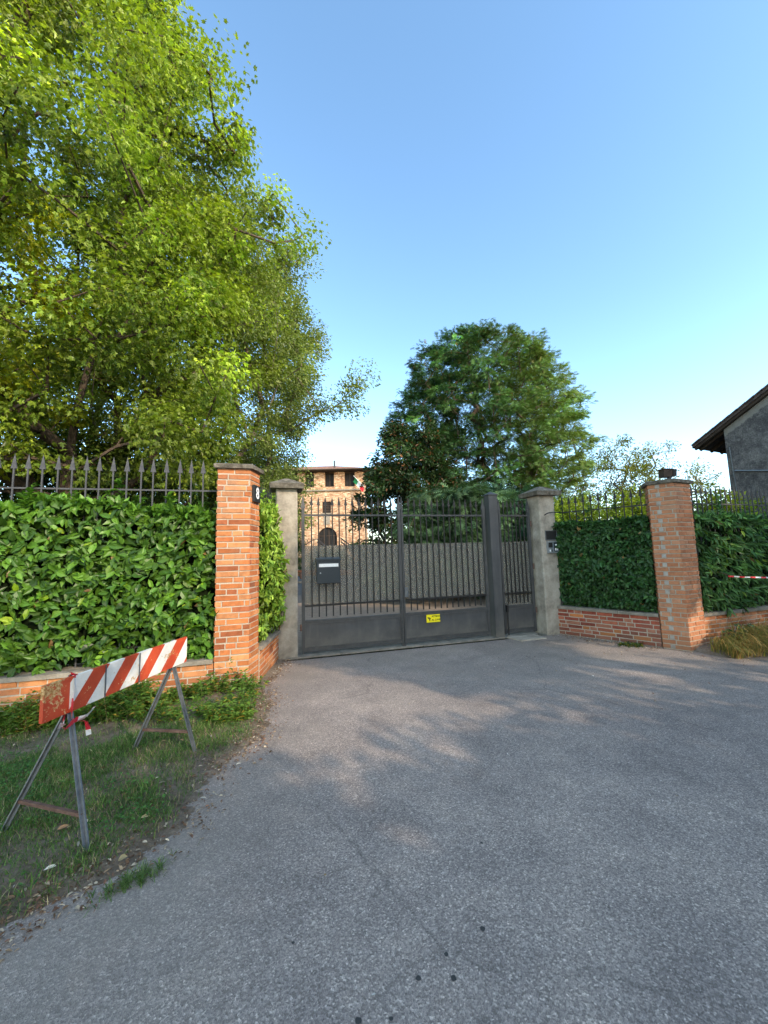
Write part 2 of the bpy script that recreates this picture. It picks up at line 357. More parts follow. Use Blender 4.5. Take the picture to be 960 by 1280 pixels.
def unit(a): return a / np.maximum(np.linalg.norm(a, axis=1, keepdims=True), 1e-9)
def leaves(pos, d, n, Ln, Wd, col, tmpl):
    T, F = tmpl; m = len(pos); k = len(T)
    d = unit(d); s = unit(np.cross(n, d)); h = np.cross(d, s)
    Ln = np.broadcast_to(Ln, (m,))[:, None, None]; Wd = np.broadcast_to(Wd, (m,))[:, None, None]
    V = pos[:, None] + T[None, :, 0:1]*Ln*d[:, None] + T[None, :, 1:2]*Wd*s[:, None] + T[None, :, 2:3]*Ln*h[:, None]
    V = V.reshape(-1, 3); C = np.repeat(col, k, 0); base = (np.arange(m)*k)[:, None]
    fs = {}
    for f in F: fs.setdefault(len(f), []).append(base + np.array(f)[None])
    return V, [np.concatenate(v) for v in fs.values()], C
def merge(parts):
    V = []; C = []; F = {}; b = 0
    for v, fs, c in parts:
        V.append(v); C.append(c)
        for f in fs: F.setdefault(f.shape[1], []).append(f + b)
        b += len(v)
    return np.concatenate(V), [np.concatenate(x) for x in F.values()], np.concatenate(C)
def colvar(m, c1, c2, bright=.25):
    t = rng.random((m, 1)); c = np.array(c1)*(1-t) + np.array(c2)*t
    return c * np.exp(rng.normal(0, bright, (m, 1)))

def snoise(P, scale, seed=0):      # cheap smooth noise from sines, about -1..1
    r = np.random.default_rng(seed); out = np.zeros(len(P))
    for i in range(7):
        k = r.normal(0, 1, P.shape[1])*scale*(1+.6*i/2); out += np.sin(P @ k + r.random()*6.28)/(1+.35*i)
    return out/3

# ------------------------------------------------------------------ brickwork
BR = [(.47, .165, .058), (.52, .20, .075), (.43, .14, .05), (.54, .235, .10), (.47, .18, .075), (.33, .105, .045)]
BRP = [(.47, .195, .10), (.49, .215, .112), (.45, .18, .09), (.51, .24, .135)]
def brick_face(mb, p, q, z0, z1, out, pal, course=.066, joint=.013, brick=.245, ties=None, ext=0., worn=.0, zfun=None):
    p = Vector((*p, 0)); q = Vector((*q, 0)); ln = (q-p).length; u = (q-p)/ln; o = Vector((*out, 0))
    ncr = max(1, round((z1-z0)/course)); ch = (z1-z0)/ncr
    for c in range(ncr):
        zb = z0 + c*ch; x = -[0, .5, .25, .75][c % 4]*brick + random.uniform(-.02, .02)
        while x < ln:
            w = brick if random.random() < .72 else brick*.48
            a = max(x, -ext); b = min(x + w - joint, ln + ext)
            x += w
            if b - a < .03: continue
            jt = .0035 if pal is not BRP else .0012; pr = .008 + random.uniform(-jt, jt)
            if random.random() < worn: pr -= .007
            if pr < .001: pr = .001
            col = Vector(random.choice(pal)) * (random.uniform(.78, 1.18) if pal is not BRP else random.uniform(.9, 1.08))
            if ties and c % 2 == 0 and abs((a+b)/2 - ties) < .0: pass
            j = [random.uniform(-.0025, .0025) for _ in range(4)]
            A = p + u*a; B = p + u*b
            zl, zh = zb + joint/2, zb + ch - joint/2
            vs = [A + Vector((0, 0, zl+j[0])), B + Vector((0, 0, zl+j[1])), B + Vector((0, 0, zh+j[2])), A + Vector((0, 0, zh+j[3]))]
            e = .003
            f4 = [vs[0]+o*pr+u*e+Vector((0, 0, e)), vs[1]+o*pr-u*e+Vector((0, 0, e)), vs[2]+o*pr-u*e-Vector((0, 0, e)), vs[3]+o*pr+u*e-Vector((0, 0, e))]
            F = [(4, 5, 6, 7), (0, 1, 5, 4), (1, 2, 6, 5), (2, 3, 7, 6), (3, 0, 4, 7)]
            if u.cross(Vector((0, 0, 1))).dot(o) < 0: F = [f[::-1] for f in F]
            mb.add(vs + f4, F, tuple(col))
        if ties and c % 2 == 1:
            A = p + u*(ties-.028); zl = zb+.006
            mb.frame(A + o*.0005 + Vector((0, 0, zl)), u*.056, o*.0125, Vector((0, 0, ch-.012)), (.42, .38, .34))
def outward(p, q, inside):
    d = Vector((q[0]-p[0], q[1]-p[1])); n = Vector((d.y, -d.x)).normalized()
    if n.dot(Vector(((p[0]+q[0])/2-inside[0], (p[1]+q[1])/2-inside[1]))) < 0: n = -n
    return (n.x, n.y)
def shrink_poly(poly, k):
    cx = sum(p[0] for p in poly)/len(poly); cy = sum(p[1] for p in poly)/len(poly)
    out = []
    for x, y in poly:
        d = math.hypot(x-cx, y-cy); out.append((cx+(x-cx)*(d+k)/d, cy+(y-cy)*(d+k)/d))
    return out
def brick_pillar(label, poly, z0, z1, pal, tieface=None, worn=.05):
    cx = sum(p[0] for p in poly)/len(poly); cy = sum(p[1] for p in poly)/len(poly)
    t = thing('brick_pillar', label, 'pillar', (cx, cy, z0))
    m = MB(); m.prism(poly, z0, z1); m.build('mortar_core', M['mortar'], t)
    b = MB()
    for i in range(len(poly)):
        p, q = poly[i], poly[(i+1) % len(poly)]
        brick_face(b, p, q, z0, z1, outward(p, q, (cx, cy)), pal, ext=.004, worn=worn, ties=(.12 if tieface == i else None))
    b.build('brickwork', M['brick'], t)
    c = MB(); c.prism(shrink_poly(poly, .055), z1+.001, z1+.045, top=shrink_poly(poly, .06)); c.prism(shrink_poly(poly, .055), z1+.0455, z1+.058, top=shrink_poly(poly, .03))
    c.build('stone_cap', M['cap'], t)
    return t
def brick_wall(label, a, b, thick, z0, z1, side, pal, worn=.1, cap=.045, group=None):
    """front face from a to b; side = unit vector from the front to the back"""
    t = thing('low_brick_wall', label, 'wall', ((a[0]+b[0])/2, (a[1]+b[1])/2, z0), group)
    s = side; poly = [a, b, (b[0]+s[0]*thick, b[1]+s[1]*thick), (a[0]+s[0]*thick, a[1]+s[1]*thick)]
    zt = z1-cap
    m = MB(); m.prism(poly, z0, zt); m.build('mortar_core', M['mortar'], t)
    m = MB(); brick_face(m, a, b, z0, zt, (-s[0], -s[1]), pal, ext=0, worn=worn); m.build('brickwork', M['brick'], t)
    # coping in a few slabs with slightly uneven edges
    c = MB(); A = Vector((*a, 0)); B = Vector((*b, 0)); ln = (B-A).length; u = (B-A)/ln; S = Vector((*s, 0)); x = 0
    while x < ln-.01:
        w = min(random.uniform(.7, 1.1), ln-x); 
        if ln-x-w < .25: w = ln-x
        dz = random.uniform(-.004, .004); o = .03+random.uniform(-.006, .006)
        c.frame(A + u*x - S*o + Vector((0, 0, zt+.001+dz)), u*(w-.006), S*(thick+o*2), Vector((0, 0, cap)))
        x += w
    c.build('coping', M['coping'], t)
    return t

# ------------------------------------------------------------------ camera
cam = bpy.data.cameras.new('camera'); co = bpy.data.objects.new('camera', cam); COL.objects.link(co)
cam.sensor_width = 36; cam.sensor_fit = 'VERTICAL'; cam.sensor_height = 36; cam.lens = 490/1280*36; cam.clip_start = .05; cam.clip_end = 3000
p_ = math.atan(52/490); r_ = math.atan(.0265)
fwd = Vector((0, math.cos(p_), math.sin(p_))); up0 = Vector((0, -math.sin(p_), math.cos(p_))); rt0 = Vector((1, 0, 0))
rt = rt0*math.cos(r_) - up0*math.sin(r_); up = up0*math.cos(r_) + rt0*math.sin(r_)
mw = Matrix((rt, up, -fwd)).transposed().to_4x4(); mw.translation = (0, 0, 1.5)
co.matrix_world = mw; scene.camera = co

# ------------------------------------------------------------------ light
SUN_AZ, SUN_EL = 132, 26          # clockwise from +Y, degrees
az = R(SUN_AZ); el = R(SUN_EL)
sv = Vector((math.sin(az)*math.cos(el), math.cos(az)*math.cos(el), math.sin(el)))
sl = bpy.data.lights.new('sun', 'SUN'); so = bpy.data.objects.new('sun', sl); COL.objects.link(so)
sl.energy = 5.0; sl.angle = R(.5); sl.color = (1, .83, .62)
so.rotation_euler = sv.to_track_quat('Z', 'Y').to_euler(); so.location = (20, -20, 20)
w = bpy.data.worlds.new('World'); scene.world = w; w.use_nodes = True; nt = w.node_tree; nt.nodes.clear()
sky = N(nt, 'ShaderNodeTexSky', sky_type='NISHITA'); sky.sun_disc = False
sky.sun_elevation = el; sky.sun_rotation = az; sky.altitude = 100; sky.air_density = 1.0; sky.dust_density = .6; sky.ozone_density = 2.0
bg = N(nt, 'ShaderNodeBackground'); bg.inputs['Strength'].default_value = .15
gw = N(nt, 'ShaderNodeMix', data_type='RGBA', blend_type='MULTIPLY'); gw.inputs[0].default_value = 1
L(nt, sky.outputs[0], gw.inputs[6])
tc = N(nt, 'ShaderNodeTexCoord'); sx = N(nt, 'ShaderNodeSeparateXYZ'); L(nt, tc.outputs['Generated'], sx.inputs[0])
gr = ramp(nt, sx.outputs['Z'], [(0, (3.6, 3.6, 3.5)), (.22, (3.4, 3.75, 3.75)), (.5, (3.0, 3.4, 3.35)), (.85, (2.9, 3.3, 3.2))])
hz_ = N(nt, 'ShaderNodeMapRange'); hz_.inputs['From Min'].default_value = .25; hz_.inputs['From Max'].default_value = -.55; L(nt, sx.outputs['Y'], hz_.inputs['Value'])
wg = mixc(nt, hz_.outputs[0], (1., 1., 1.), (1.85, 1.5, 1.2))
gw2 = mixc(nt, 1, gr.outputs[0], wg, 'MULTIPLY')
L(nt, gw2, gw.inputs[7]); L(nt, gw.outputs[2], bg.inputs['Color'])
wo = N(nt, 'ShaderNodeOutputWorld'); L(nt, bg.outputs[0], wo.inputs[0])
scene.view_settings.view_transform = 'Standard'; scene.view_settings.look = 'None'; scene.view_settings.exposure = 0
scene.cycles.transparent_max_bounces = 12; scene.cycles.max_bounces = 8

# ------------------------------------------------------------------ ground
def sheet(name, poly, z, mat):
    m = MB(); m.add([(x, y, z) for x, y in poly], [tuple(range(len(poly)))]); o = m.build(name, mat); tag(o, kind='structure'); return o
sheet('ground', [(-600, -600), (600, -600), (600, 900), (-600, 900)], -.25, M['field'])
d2 = Vector((.958, .286)); n2 = Vector((.286, -.958)); G0 = Vector((-1.27, 6.09))
def G(s, off=0, z=0):          # point on the gate line, off = towards the street
    q = G0 + d2*s + n2*off; return Vector((q.x, q.y, z))
RL = [(-60, -60), (-60, -18), (-30, -8.7), (-12, -2.7), (-4.1, .45), (-2.5, 1.5), (-1.7, 1.95), (-1.4, 2.4), (-1.32, 3.2), (-1.36, 4.2), (-1.45, 4.9), tuple(G(-.3, .2))[:2], tuple(G(4.3, .2))[:2], (12, 8.2), (60, 26)]
m = MB(); nR = len(RL)
m.add([(x, y, -.004) for x, y in RL] + [(61, y, -.004) for x, y in RL], [(i, nR+i, nR+i+1, i+1) for i in range(nR-1)])
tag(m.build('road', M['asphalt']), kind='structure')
sheet('courtyard_gravel', [tuple(G(-3, 0))[:2], tuple(G(9, 0))[:2], (14, 14), (-14, 12)], -.004, M['gravel'])
sheet('courtyard', [(-14, 12), (14, 14), (40, 60), (-60, 60)], -.006, M['court'])
m = MB()
for a, b in ((-.25, .55), (.56, 1.9), (1.91, 3.3), (3.31, 4.1)):
    m.prism([tuple(G(a, -.12))[:2], tuple(G(b, -.12))[:2], tuple(G(b, .11+random.uniform(-.02, .02)))[:2], tuple(G(a, .11))[:2]], -.01, .012)
tag(m.build('concrete_threshold', M['coping']), kind='structure')
m = MB(); m.prism([tuple(G(3.45, .12))[:2], tuple(G(4.0, .12))[:2], tuple(G(4.02, .42))[:2], tuple(G(3.5, .44))[:2]], -.01, .016)
tag(m.build('stone_slab', M['concrete']), kind='structure')

# verge of soil with grass between the wall and the road
EDGE = np.array([(-30, -9.), (-12, -3), (-4, .2), (-2.4, 1.22), (-1.62, 1.62), (-1.36, 1.93), (-1.10, 2.34), (-1.14, 2.75), (-1.03, 3.2), (-1.02, 3.7), (-1.10, 4.2), (-1.3, 4.75), (-1.42, 5.9)])
def edge_dist(P):           # signed distance to the polyline, positive on the verge side (left)
    best = np.full(len(P), 1e9); sg = np.ones(len(P))
    for a, b in zip(EDGE[:-1], EDGE[1:]):
        ab = b-a; t = np.clip(((P-a) @ ab)/(ab @ ab), 0, 1); q = a + t[:, None]*ab; dv = P-q; dd = np.linalg.norm(dv, axis=1)
        cr = ab[0]*dv[:, 1]-ab[1]*dv[:, 0]; m_ = dd < best; best = np.where(m_, dd, best); sg = np.where(m_, np.sign(cr), sg)
    return best*sg
def verge_h(P):
    d = edge_dist(P) + .07*snoise(P, 5, 1) + .045*snoise(P, 17, 2) + .03*snoise(P, 45, 12)
    t = np.clip((d+.03)/.45, 0, 1); t = t*t*(3-2*t)
    return -.02 + .065*t + .012*snoise(P, 6, 3)*t + .008*snoise(P, 18, 4)*t - .14*t*np.clip((-P[:, 0]-1.9)/1.4, 0, 1)*np.clip((P[:, 1]-2.2)/1.2, 0, 1)
xs = np.concatenate([np.arange(-16, -4, .25), np.arange(-4, -.8, .02)]); ys = np.concatenate([np.arange(-6, 1, .25), np.arange(1, 6.0, .02)])
X, Y = np.meshgrid(xs, ys); P = np.stack([X.ravel(), Y.ravel()], 1); Z = verge_h(P)
idx = np.arange(len(P)).reshape(X.shape); q = np.stack([idx[:-1, :-1], idx[:-1, 1:], idx[1:, 1:], idx[1:, :-1]], -1).reshape(-1, 4)
keep = (edge_dist(P[q[:, 0]]) > -.3); q = q[keep]
vo = bulk_mesh('verge', np.column_stack([P, Z]), [q], np.ones((len(P), 3)), M['soil'], smooth=True); tag(vo, kind='structure')
# small earth bank by the right wall
RW = Vector((.943, .333)); RN = Vector((.333, -.943))
def bank_h(P):
    A = np.array((4.45, 5.75)); s = (P-A) @ np.array(RW); t = (P-A) @ np.array(RN)
    w_ = .50+.35*np.clip(s, 0, 3)/2 + .06*snoise(P, 7, 8)
    k = np.clip((w_-t)/.25, 0, 1)*np.clip((s+.12)/.2, 0, 1); k = k*k*(3-2*k); return -.02+.07*k+.01*snoise(P, 15, 9)*k, k
g1, g2 = np.meshgrid(np.arange(-.3, 9, .05), np.arange(-.15, 2.4, .05))
P = np.array((4.45, 5.75)) + g1.ravel()[:, None]*np.array(RW) + g2.ravel()[:, None]*np.array(RN)
idx = np.arange(len(P)).reshape(g1.shape); q = np.stack([idx[:-1, :-1], idx[1:, :-1], idx[1:, 1:], idx[:-1, 1:]], -1).reshape(-1, 4)
tag(bulk_mesh('verge', np.column_stack([P, bank_h(P)[0]]), [q], np.ones((len(P), 3)), M['soil'], smooth=True), kind='structure')

# ------------------------------------------------------------------ boundary walls and pillars
LD = Vector((.963, .27)).normalized(); LNrm = Vector((-LD.y, LD.x))
pl = [(-1.92, 4.483), (-1.575, 4.58), (-1.56, 4.86), (-1.80, 4.94), (-2.0, 4.87)]
brick_pillar('tall orange brick pillar beside the striped barrier, with a house number plaque', pl, -.05, 2.54, BR, worn=.12)
pr_ = [(4.31, 5.76), (4.69, 5.95), (4.56, 6.26), (4.24, 6.30), (4.09, 6.00)]
brick_pillar('tall brick pillar with pale square bricks down one side and a floodlight on top', pr_, -.06, 2.44, BRP, tieface=4, worn=0)
lw_b = Vector((-1.92, 4.483)) + LNrm*.02 - LD*.012; lw_a = lw_b - LD*10
wl = brick_wall('low brick wall under the laurel hedge behind the striped barrier', tuple(lw_a), tuple(lw_b), .28, -.20, .39, tuple(LNrm), BR, worn=.15)
brick_wall('short sunlit brick wall running from the number pillar to the gate column', (-1.545, 4.875), (-1.60, 5.90), .26, -.05, .425, (-1, -.05), BR, worn=.1)
rw_a = Vector((3.06, 7.16)); rw_b = Vector((4.085, 6.03)); rd = (rw_b-rw_a).normalized(); rn = Vector((-rd.y, rd.x))
if rn.y < 0: rn = -rn
RED = [(.32, .085, .05), (.38, .12, .07), (.27, .07, .045), (.40, .16, .10)]
brick_wall('low red brick wall between the intercom column and the floodlight pillar', tuple(rw_a), tuple(rw_b), .26, -.06, .49, tuple(rn), RED+RED+BR[:1], worn=.3)
fr_a = Vector((4.70, 5.99)) ; fr_b = fr_a + RW*7
brick_wall('low brick wall running right from the floodlight pillar behind dry grass', tuple(fr_a), tuple(fr_b), .26, -.06, .48, tuple(-RN), BRP+BR, worn=.25)

# gate columns
def gate_column(label, A, wid, dep, z1):
    t = thing('gate_column', label, 'column', (A.x, A.y, 0))
    u = Vector((*d2, 0)); b = -Vector((*n2, 0)); A = Vector((A.x, A.y, 0))
    m = MB(); ch = .018
    poly = [A+u*ch, A+u*(wid-ch), A+u*wid+b*ch, A+u*wid+b*(dep-ch), A+u*(wid-ch)+b*dep, A+u*ch+b*dep, A+b*(dep-ch), A+b*ch]
    m.prism([(q.x, q.y) for q in poly], -.05, z1); m.build('shaft', M['concrete'], t)
    m = MB(); o = .06
    p4 = lambda o: [tuple((A+u*(-o)+b*(-o)))[:2], tuple((A+u*(wid+o)+b*(-o)))[:2], tuple((A+u*(wid+o)+b*(dep+o)))[:2], tuple((A+u*(-o)+b*(dep+o)))[:2]]
    m.prism(p4(.085), z1+.001, z1+.075, top=p4(.10)); m.prism(p4(.097), z1+.0755, z1+.19, top=p4(-.14))
    m.build('column_cap', M['cap'], t); return t
gate_column('weathered concrete gate column with a mossy cap, left of the driveway gate', Vector((-1.33, 6.0)) - d2*.32, .32, .34, 2.53)
gate_column('weathered concrete gate column carrying the intercom, right of the pedestrian gate', Vector((2.82, 7.08)), .34, .36, 2.48)

# ------------------------------------------------------------------ spear fences
def spear_bar_mesh(z0, ztip, w=.014, head=.13, hw=.042, hd=.016, flatten=True):
    m = MB(); m.box((-w/2, -w/2, z0), (w/2, w/2, ztip-head*.95))
    h0 = ztip-head
    m.add([(-hw/2, -hd/2, h0), (hw/2, -hd/2, h0), (hw/2, hd/2, h0), (-hw/2, hd/2, h0), (0, 0, ztip), ],
          [(0, 1, 4), (1, 2, 4), (2, 3, 4), (3, 0, 4), (3, 2, 1, 0)])
    return m
def fence(label, a, b, z0, rail_z, ztip, spacing, mat, group='spear topped iron fences on the low walls', head=.13, hw=.042):
    a = Vector(a); b = Vector(b); ln = (b-a).length; u = (b-a)/ln; ang = math.atan2(u.y, u.x)
    t = thing('iron_fence', label, 'fence', (a.x, a.y, z0), group)
    proto = spear_bar_mesh(z0, ztip, head=head, hw=hw); first_o = None
    n = int(ln/spacing)
    for i in range(n):
        s = spacing*(i+.5) + random.uniform(-.003, .003)
        if first_o is None:
            o = proto.build('bar', mat, t, local=True); first_o = o
        else:
            o = first_o.copy(); COL.objects.link(o); o.parent = t
        o.location = (u.x*s, u.y*s, -z0); o.rotation_euler = (0, random.uniform(-.004, .004), ang)
    for z in rail_z:
        m = MB(); m.bar((a.x, a.y, z), (b.x, b.y, z), .012, .018); m.build('rail', mat, t)
    return t
off = LNrm*.17
fence('row of grey arrow head bars along the laurel hedge left of the number pillar', lw_a+off+LD*3.6, lw_b+off-LD*.02, .36, (2.30, .55), 2.68, .134, M['spear'], head=.17, hw=.056)
fence('short iron fence between the number pillar and the left gate column', (-1.66, 4.96), (-1.70, 5.93), .40, (2.0, 2.25), 2.50, .105, M['bar'])
fence('black iron fence between the intercom column and the floodlight pillar', rw_a+rn*.15+rd*.08, rw_b+rn*.15-rd*.02, .46, (2.16, .6), 2.46, .125, M['bar'], head=.15, hw=.052)
fence('iron fence with pale arrow heads right of the floodlight pillar', fr_a-RN*.11+RW*.05, fr_a-RN*.11+RW*4.6, .45, (2.16, .6), 2.48, .118, M['spear'], head=.16, hw=.05)

# ------------------------------------------------------------------ gates
def vec3(v2, z=0): return Vector((v2[0], v2[1], z))
D3 = vec3(d2); N3 = vec3(n2)
def gate_leaf(name, label, s0, s1, nbars, grp, stileL, stileR, top_tip, plate_z=.50, z_low=.07, lite=True, screen=True, railz=2.13, tip=2.42, zs=.74):
    o = G(s0, 0, .03); t = thing(name, label, 'gate', o, grp)
    dp = .045
    for (s, w_, tz) in ((s0, stileL, 2.43), (s1-stileR, stileR, 2.43)):
        m = MB(); m.frame(G(s, dp/2, z_low-.03), D3*w_, -N3*dp, Vector((0, 0, tz-.16-z_low)))
        c = G(s+w_/2, 0, tz-.19+.001); h = .22; e = w_*.75
        m.add([c-D3*e+N3*.02, c+D3*e+N3*.02, c+D3*e-N3*.02, c-D3*e-N3*.02, c+Vector((0, 0, h))], [(0, 1, 4), (1, 2, 4), (2, 3, 4), (3, 0, 4), (3, 2, 1, 0)])
        m.build('stile', M['ironlite'], t)
    for z, h in ((railz, .028), (.735, .03), (plate_z, .045), (z_low+.02, .06)):
        m = MB(); m.frame(G(s0+stileL+.001, .019, z-h/2), D3*(s1-s0-stileL-stileR-.002), -N3*.038, Vector((0, 0, h))); m.build('rail', M['ironlite'] if z > 2 or z < .6 else M['iron'], t)
    m = MB(); m.frame(G(s0+stileL+.001, .008, z_low+.051), D3*(s1-s0-stileL-stileR-.002), -N3*.012, Vector((0, 0, plate_z-.024-z_low-.051)))
    # pressed inner frame of the sheet
    a, b_, z0, z1 = s0+stileL+.004, s1-stileR-.004, z_low+.053, plate_z-.026
    for (sa, sb, za, zb) in ((a, b_, z0, z0+.02), (a, b_, z1-.02, z1), (a, a+.02, z0+.0205, z1-.0205), (b_-.02, b_, z0+.0205, z1-.0205)):
        m.frame(G(sa, .016, za), D3*(sb-sa), -N3*.007, Vector((0, 0, zb-za)))
    m.build('lower_panel', M['sheet'], t)
    proto = spear_bar_mesh(.56, tip+.02, w=.017, head=.15, hw=.05); fo = None
    inner = s1-s0-stileL-stileR; sp = inner/(nbars+1)
    for i in range(nbars):
        s = s0+stileL+sp*(i+1); q = G(s, .001, 0)-root_loc(t)
        if fo is None: fo = proto.build('bar', M['iron'], t, local=True); ob = fo
        else: ob = fo.copy(); COL.objects.link(ob); ob.parent = t
        ob.location = q; ob.rotation_euler = (0, 0, math.atan2(d2.y, d2.x))
    if screen:
        m = MB(); m.frame(G(s0+stileL*.6, -.024, zs), D3*(s1-s0-stileL*.6-stileR*.6), -N3*.004, Vector((0, 0, 1.655-zs))); m.build('privacy_screen', M['screen'], t)
    return t
g1_ = gate_leaf('driveway_gate_leaf', 'dark grey left leaf of the driveway gate, carrying the mailbox', -.02, 1.605, 13, 'leaves of the driveway gate', .045, .05, 2.4)
g2_ = gate_leaf('driveway_gate_leaf', 'dark grey right leaf of the driveway gate, carrying the yellow dog sign', 1.615, 3.20, 13, 'leaves of the driveway gate', .03, .05, 2.4)
g3_ = gate_leaf('pedestrian_gate', 'narrow dark pedestrian gate between the square steel post and the intercom column', 3.48, 4.14, 6, None, .035, .05, 2.4, zs=.53)
m = MB(); m.box((-.03, -.02, -.075), (.03, .0, .075)); lk = m.build('lock_box', M['steel'], g2_, local=True); lk.location = G(1.66, .03, .86)-root_loc(g2_); lk.rotation_euler = (0, 0, math.atan2(d2.y, d2.x))
m = MB(); q = G(3.51, .03, .42); m.frame(q, D3*.03, N3*.05, Vector((0, 0, .12))); m.bar(G(3.525, .06, .03), G(3.525, .06, .42), .02); m.build('drop_bolt', M['iron'], g3_)
m = MB(); m.bar(G(1.59, .035, .03), G(1.59, .035, .75), .018); m.frame(G(1.565, .06, .0), D3*.06, -N3*.06, Vector((0, 0, .04))); m.build('drop_bolt', M['ironlite'], g1_)
for gt, s_ in ((g1_, -.035), (g3_, 4.15)):
    for z in (.42, 1.2, 1.98):
        m = MB(); m.tube([G(s_, .02, z-.05), G(s_, .02, z+.05)], .016, 8); m.frame(G(s_-.012 if s_ < 0 else s_-.03, .008, z-.012), D3*.045, -N3*.02, Vector((0, 0, .024))); m.build('hinge', M['rust'], gt)
# steel post with a pointed cap
t = thing('gate_post', 'square dark steel post with a pyramid cap between driveway and pedestrian gates', 'post', G(3.3, 0, 0))
m = MB(); s0, w_ = 3.255, .17
pp = lambda e: [tuple(G(s0-e, .09+e))[:2], tuple(G(s0+w_+e, .09+e))[:2], tuple(G(s0+w_+e, -.08-e))[:2], tuple(G(s0-e, -.08-e))[:2]]
m.prism(pp(0), -.02, 2.49); m.build('post_shaft', M['sheet'], t)
m = MB(); m.prism(pp(.014), 2.491, 2.505); m.prism(pp(.012), 2.5055, 2.565, top=[tuple(G(s0+w_/2+dx, .005+dy))[:2] for dx, dy in ((-.004, .004), (.004, .004), (.004, -.004), (-.004, -.004))])
m.build('post_cap', M['ironlite'], t)

# ------------------------------------------------------------------ text helper
def text_mesh(name, body, size, origin, u, n, mat, parent, extr=.0015, bold=0):
    cu = bpy.data.curves.new(name, 'FONT'); cu.body = body; cu.size = size; cu.extrude = extr; cu.align_x = 'CENTER'; cu.align_y = 'CENTER'; cu.offset = bold
    o = bpy.data.objects.new(name, cu); COL.objects.link(o)
    dg = bpy.context.evaluated_depsgraph_get(); me = bpy.data.meshes.new_from_object(o.evaluated_get(dg))
    bpy.data.objects.remove(o)
    u = Vector(u).normalized(); z = Vector((0, 0, 1)); n = Vector(n).normalized()
    rot = Matrix((u, z, n)).transposed().to_4x4(); me.transform(rot)
    me.transform(Matrix.Translation(Vector(origin)-root_loc(parent)))
    me.materials.clear(); return link(name, me, mat, parent)

# mailbox
c = G(.36, .05, 1.16); t = thing('mailbox', 'anthracite steel mailbox with a white label hung on the gate bars', 'mailbox', c)
m = MB(); m.frame(G(.20, .13, 1.085), D3*.355, -N3*.105, Vector((0, 0, .335))); 
m.frame(G(.195, .136, 1.075), D3*.365, -N3*.03, Vector((0, 0, .012))); m.build('body', M['mailbox'], t)
m = MB(); u0 = G(.19, .145, 1.4215)
m.add([u0, u0+D3*.375, u0+D3*.375-N3*.13, u0-N3*.13, u0+Vector((0, 0, .018)), u0+D3*.375+Vector((0, 0, .018)), u0+D3*.375-N3*.13+Vector((0, 0, .045)), u0-N3*.13+Vector((0, 0, .045))],
      [(0, 1, 5, 4), (1, 2, 6, 5), (2, 3, 7, 6), (3, 0, 4, 7), (4, 5, 6, 7), (3, 2, 1, 0)]); m.build('lid', M['mailbox'], t)
m = MB(); m.frame(G(.228, .1315, 1.32), D3*.30, -N3*.001, Vector((0, 0, .05))); m.build('name_label', M['white'], t)
m = MB(); m.frame(G(.222, .1335, 1.372), D3*.312, -N3*.003, Vector((0, 0, .03))); m.build('flap', M['mailbox'], t)
m = MB(); m.frame(G(.222, .1335, 1.10), D3*.312, -N3*.003, Vector((0, 0, .21))); m.build('door', M['mailbox'], t)
m = MB(); m.tube([G(.25, .133, 1.23), G(.25, .141, 1.23)], .011, 10); m.build('lock', M['alu'], t)
# yellow dog sign
t = thing('warning_sign', 'yellow attenti al cane sign with a dog mark on the gate sheet', 'sign', G(2.12, .02, .42))
m = MB(); m.frame(G(2.005, .0205, .345), D3*.245, -N3*.003, Vector((0, 0, .125))); m.build('plate', M['yellow'], t)
u = D3; text_mesh('lettering', 'ATTENTI', .038, G(2.177, .0215, .438), u, N3, M['black'], t, .0006, .001)
text_mesh('lettering', 'AL CANE', .038, G(2.177, .0215, .382), u, N3, M['black'], t, .0006, .001)
m = MB()
def pl2(pts): m.add([G(2.005+x, .0222, .345+y) for x, y in pts], [tuple(range(len(pts)))])
pl2([(.015, .085), (.03, .08), (.045, .088), (.058, .082), (.052, .068), (.036, .062), (.02, .07)])
pl2([(.036, .061), (.055, .0672), (.075, .075), (.082, .063), (.068, .058), (.066, .035), (.058, .02), (.048, .022), (.052, .04), (.045, .05)])
m.build('dog_pictogram', M['black'], t)
# house number plaque on the pillar's right face
pA = Vector((-1.575, 4.58, 0)); pB = Vector((-1.56, 4.86, 0)); pu = (pB-pA).normalized(); pn = Vector((pu.y, -pu.x, 0))
t = thing('house_number_plaque', 'small black plaque with a white house number on the brick pillar', 'plaque', pA+pu*.13+Vector((0, 0, 2.25)))
m = MB(); m.frame(pA+pu*.035+pn*.009+Vector((0, 0, 2.16)), pu*.19, pn*.03, Vector((0, 0, .20))); m.build('backing', M['black'], t)
text_mesh('numeral', '8', .19, pA+pu*.13+pn*.0405+Vector((0, 0, 2.26)), pu, pn, M['white'], t, .001, .004)
# intercom and letter niche on the right column front
A = Vector((2.82, 7.08, 0)); u = D3
t = thing('letter_box', 'black recessed letter box slot above the intercom on the concrete column', 'letter box', A+u*.2+Vector((0, 0, 1.7)))
m = MB(); m.frame(A+u*.085+N3*.001+Vector((0, 0, 1.66)), u*.25, N3*.012, Vector((0, 0, .014)))
m.frame(A+u*.085+N3*.001+Vector((0, 0, 1.826)), u*.25, N3*.012, Vector((0, 0, .014))); m.frame(A+u*.085+N3*.001+Vector((0, 0, 1.6745)), u*.012, N3*.012, Vector((0, 0, .151))); m.frame(A+u*.323+N3*.001+Vector((0, 0, 1.6745)), u*.012, N3*.012, Vector((0, 0, .151))); m.build('rim', M['steel'], t)
m = MB(); m.frame(A+u*.0975+N3*.0005+Vector((0, 0, 1.6745)), u*.225, N3*.004, Vector((0, 0, .151))); m.build('slot', M['black'], t)
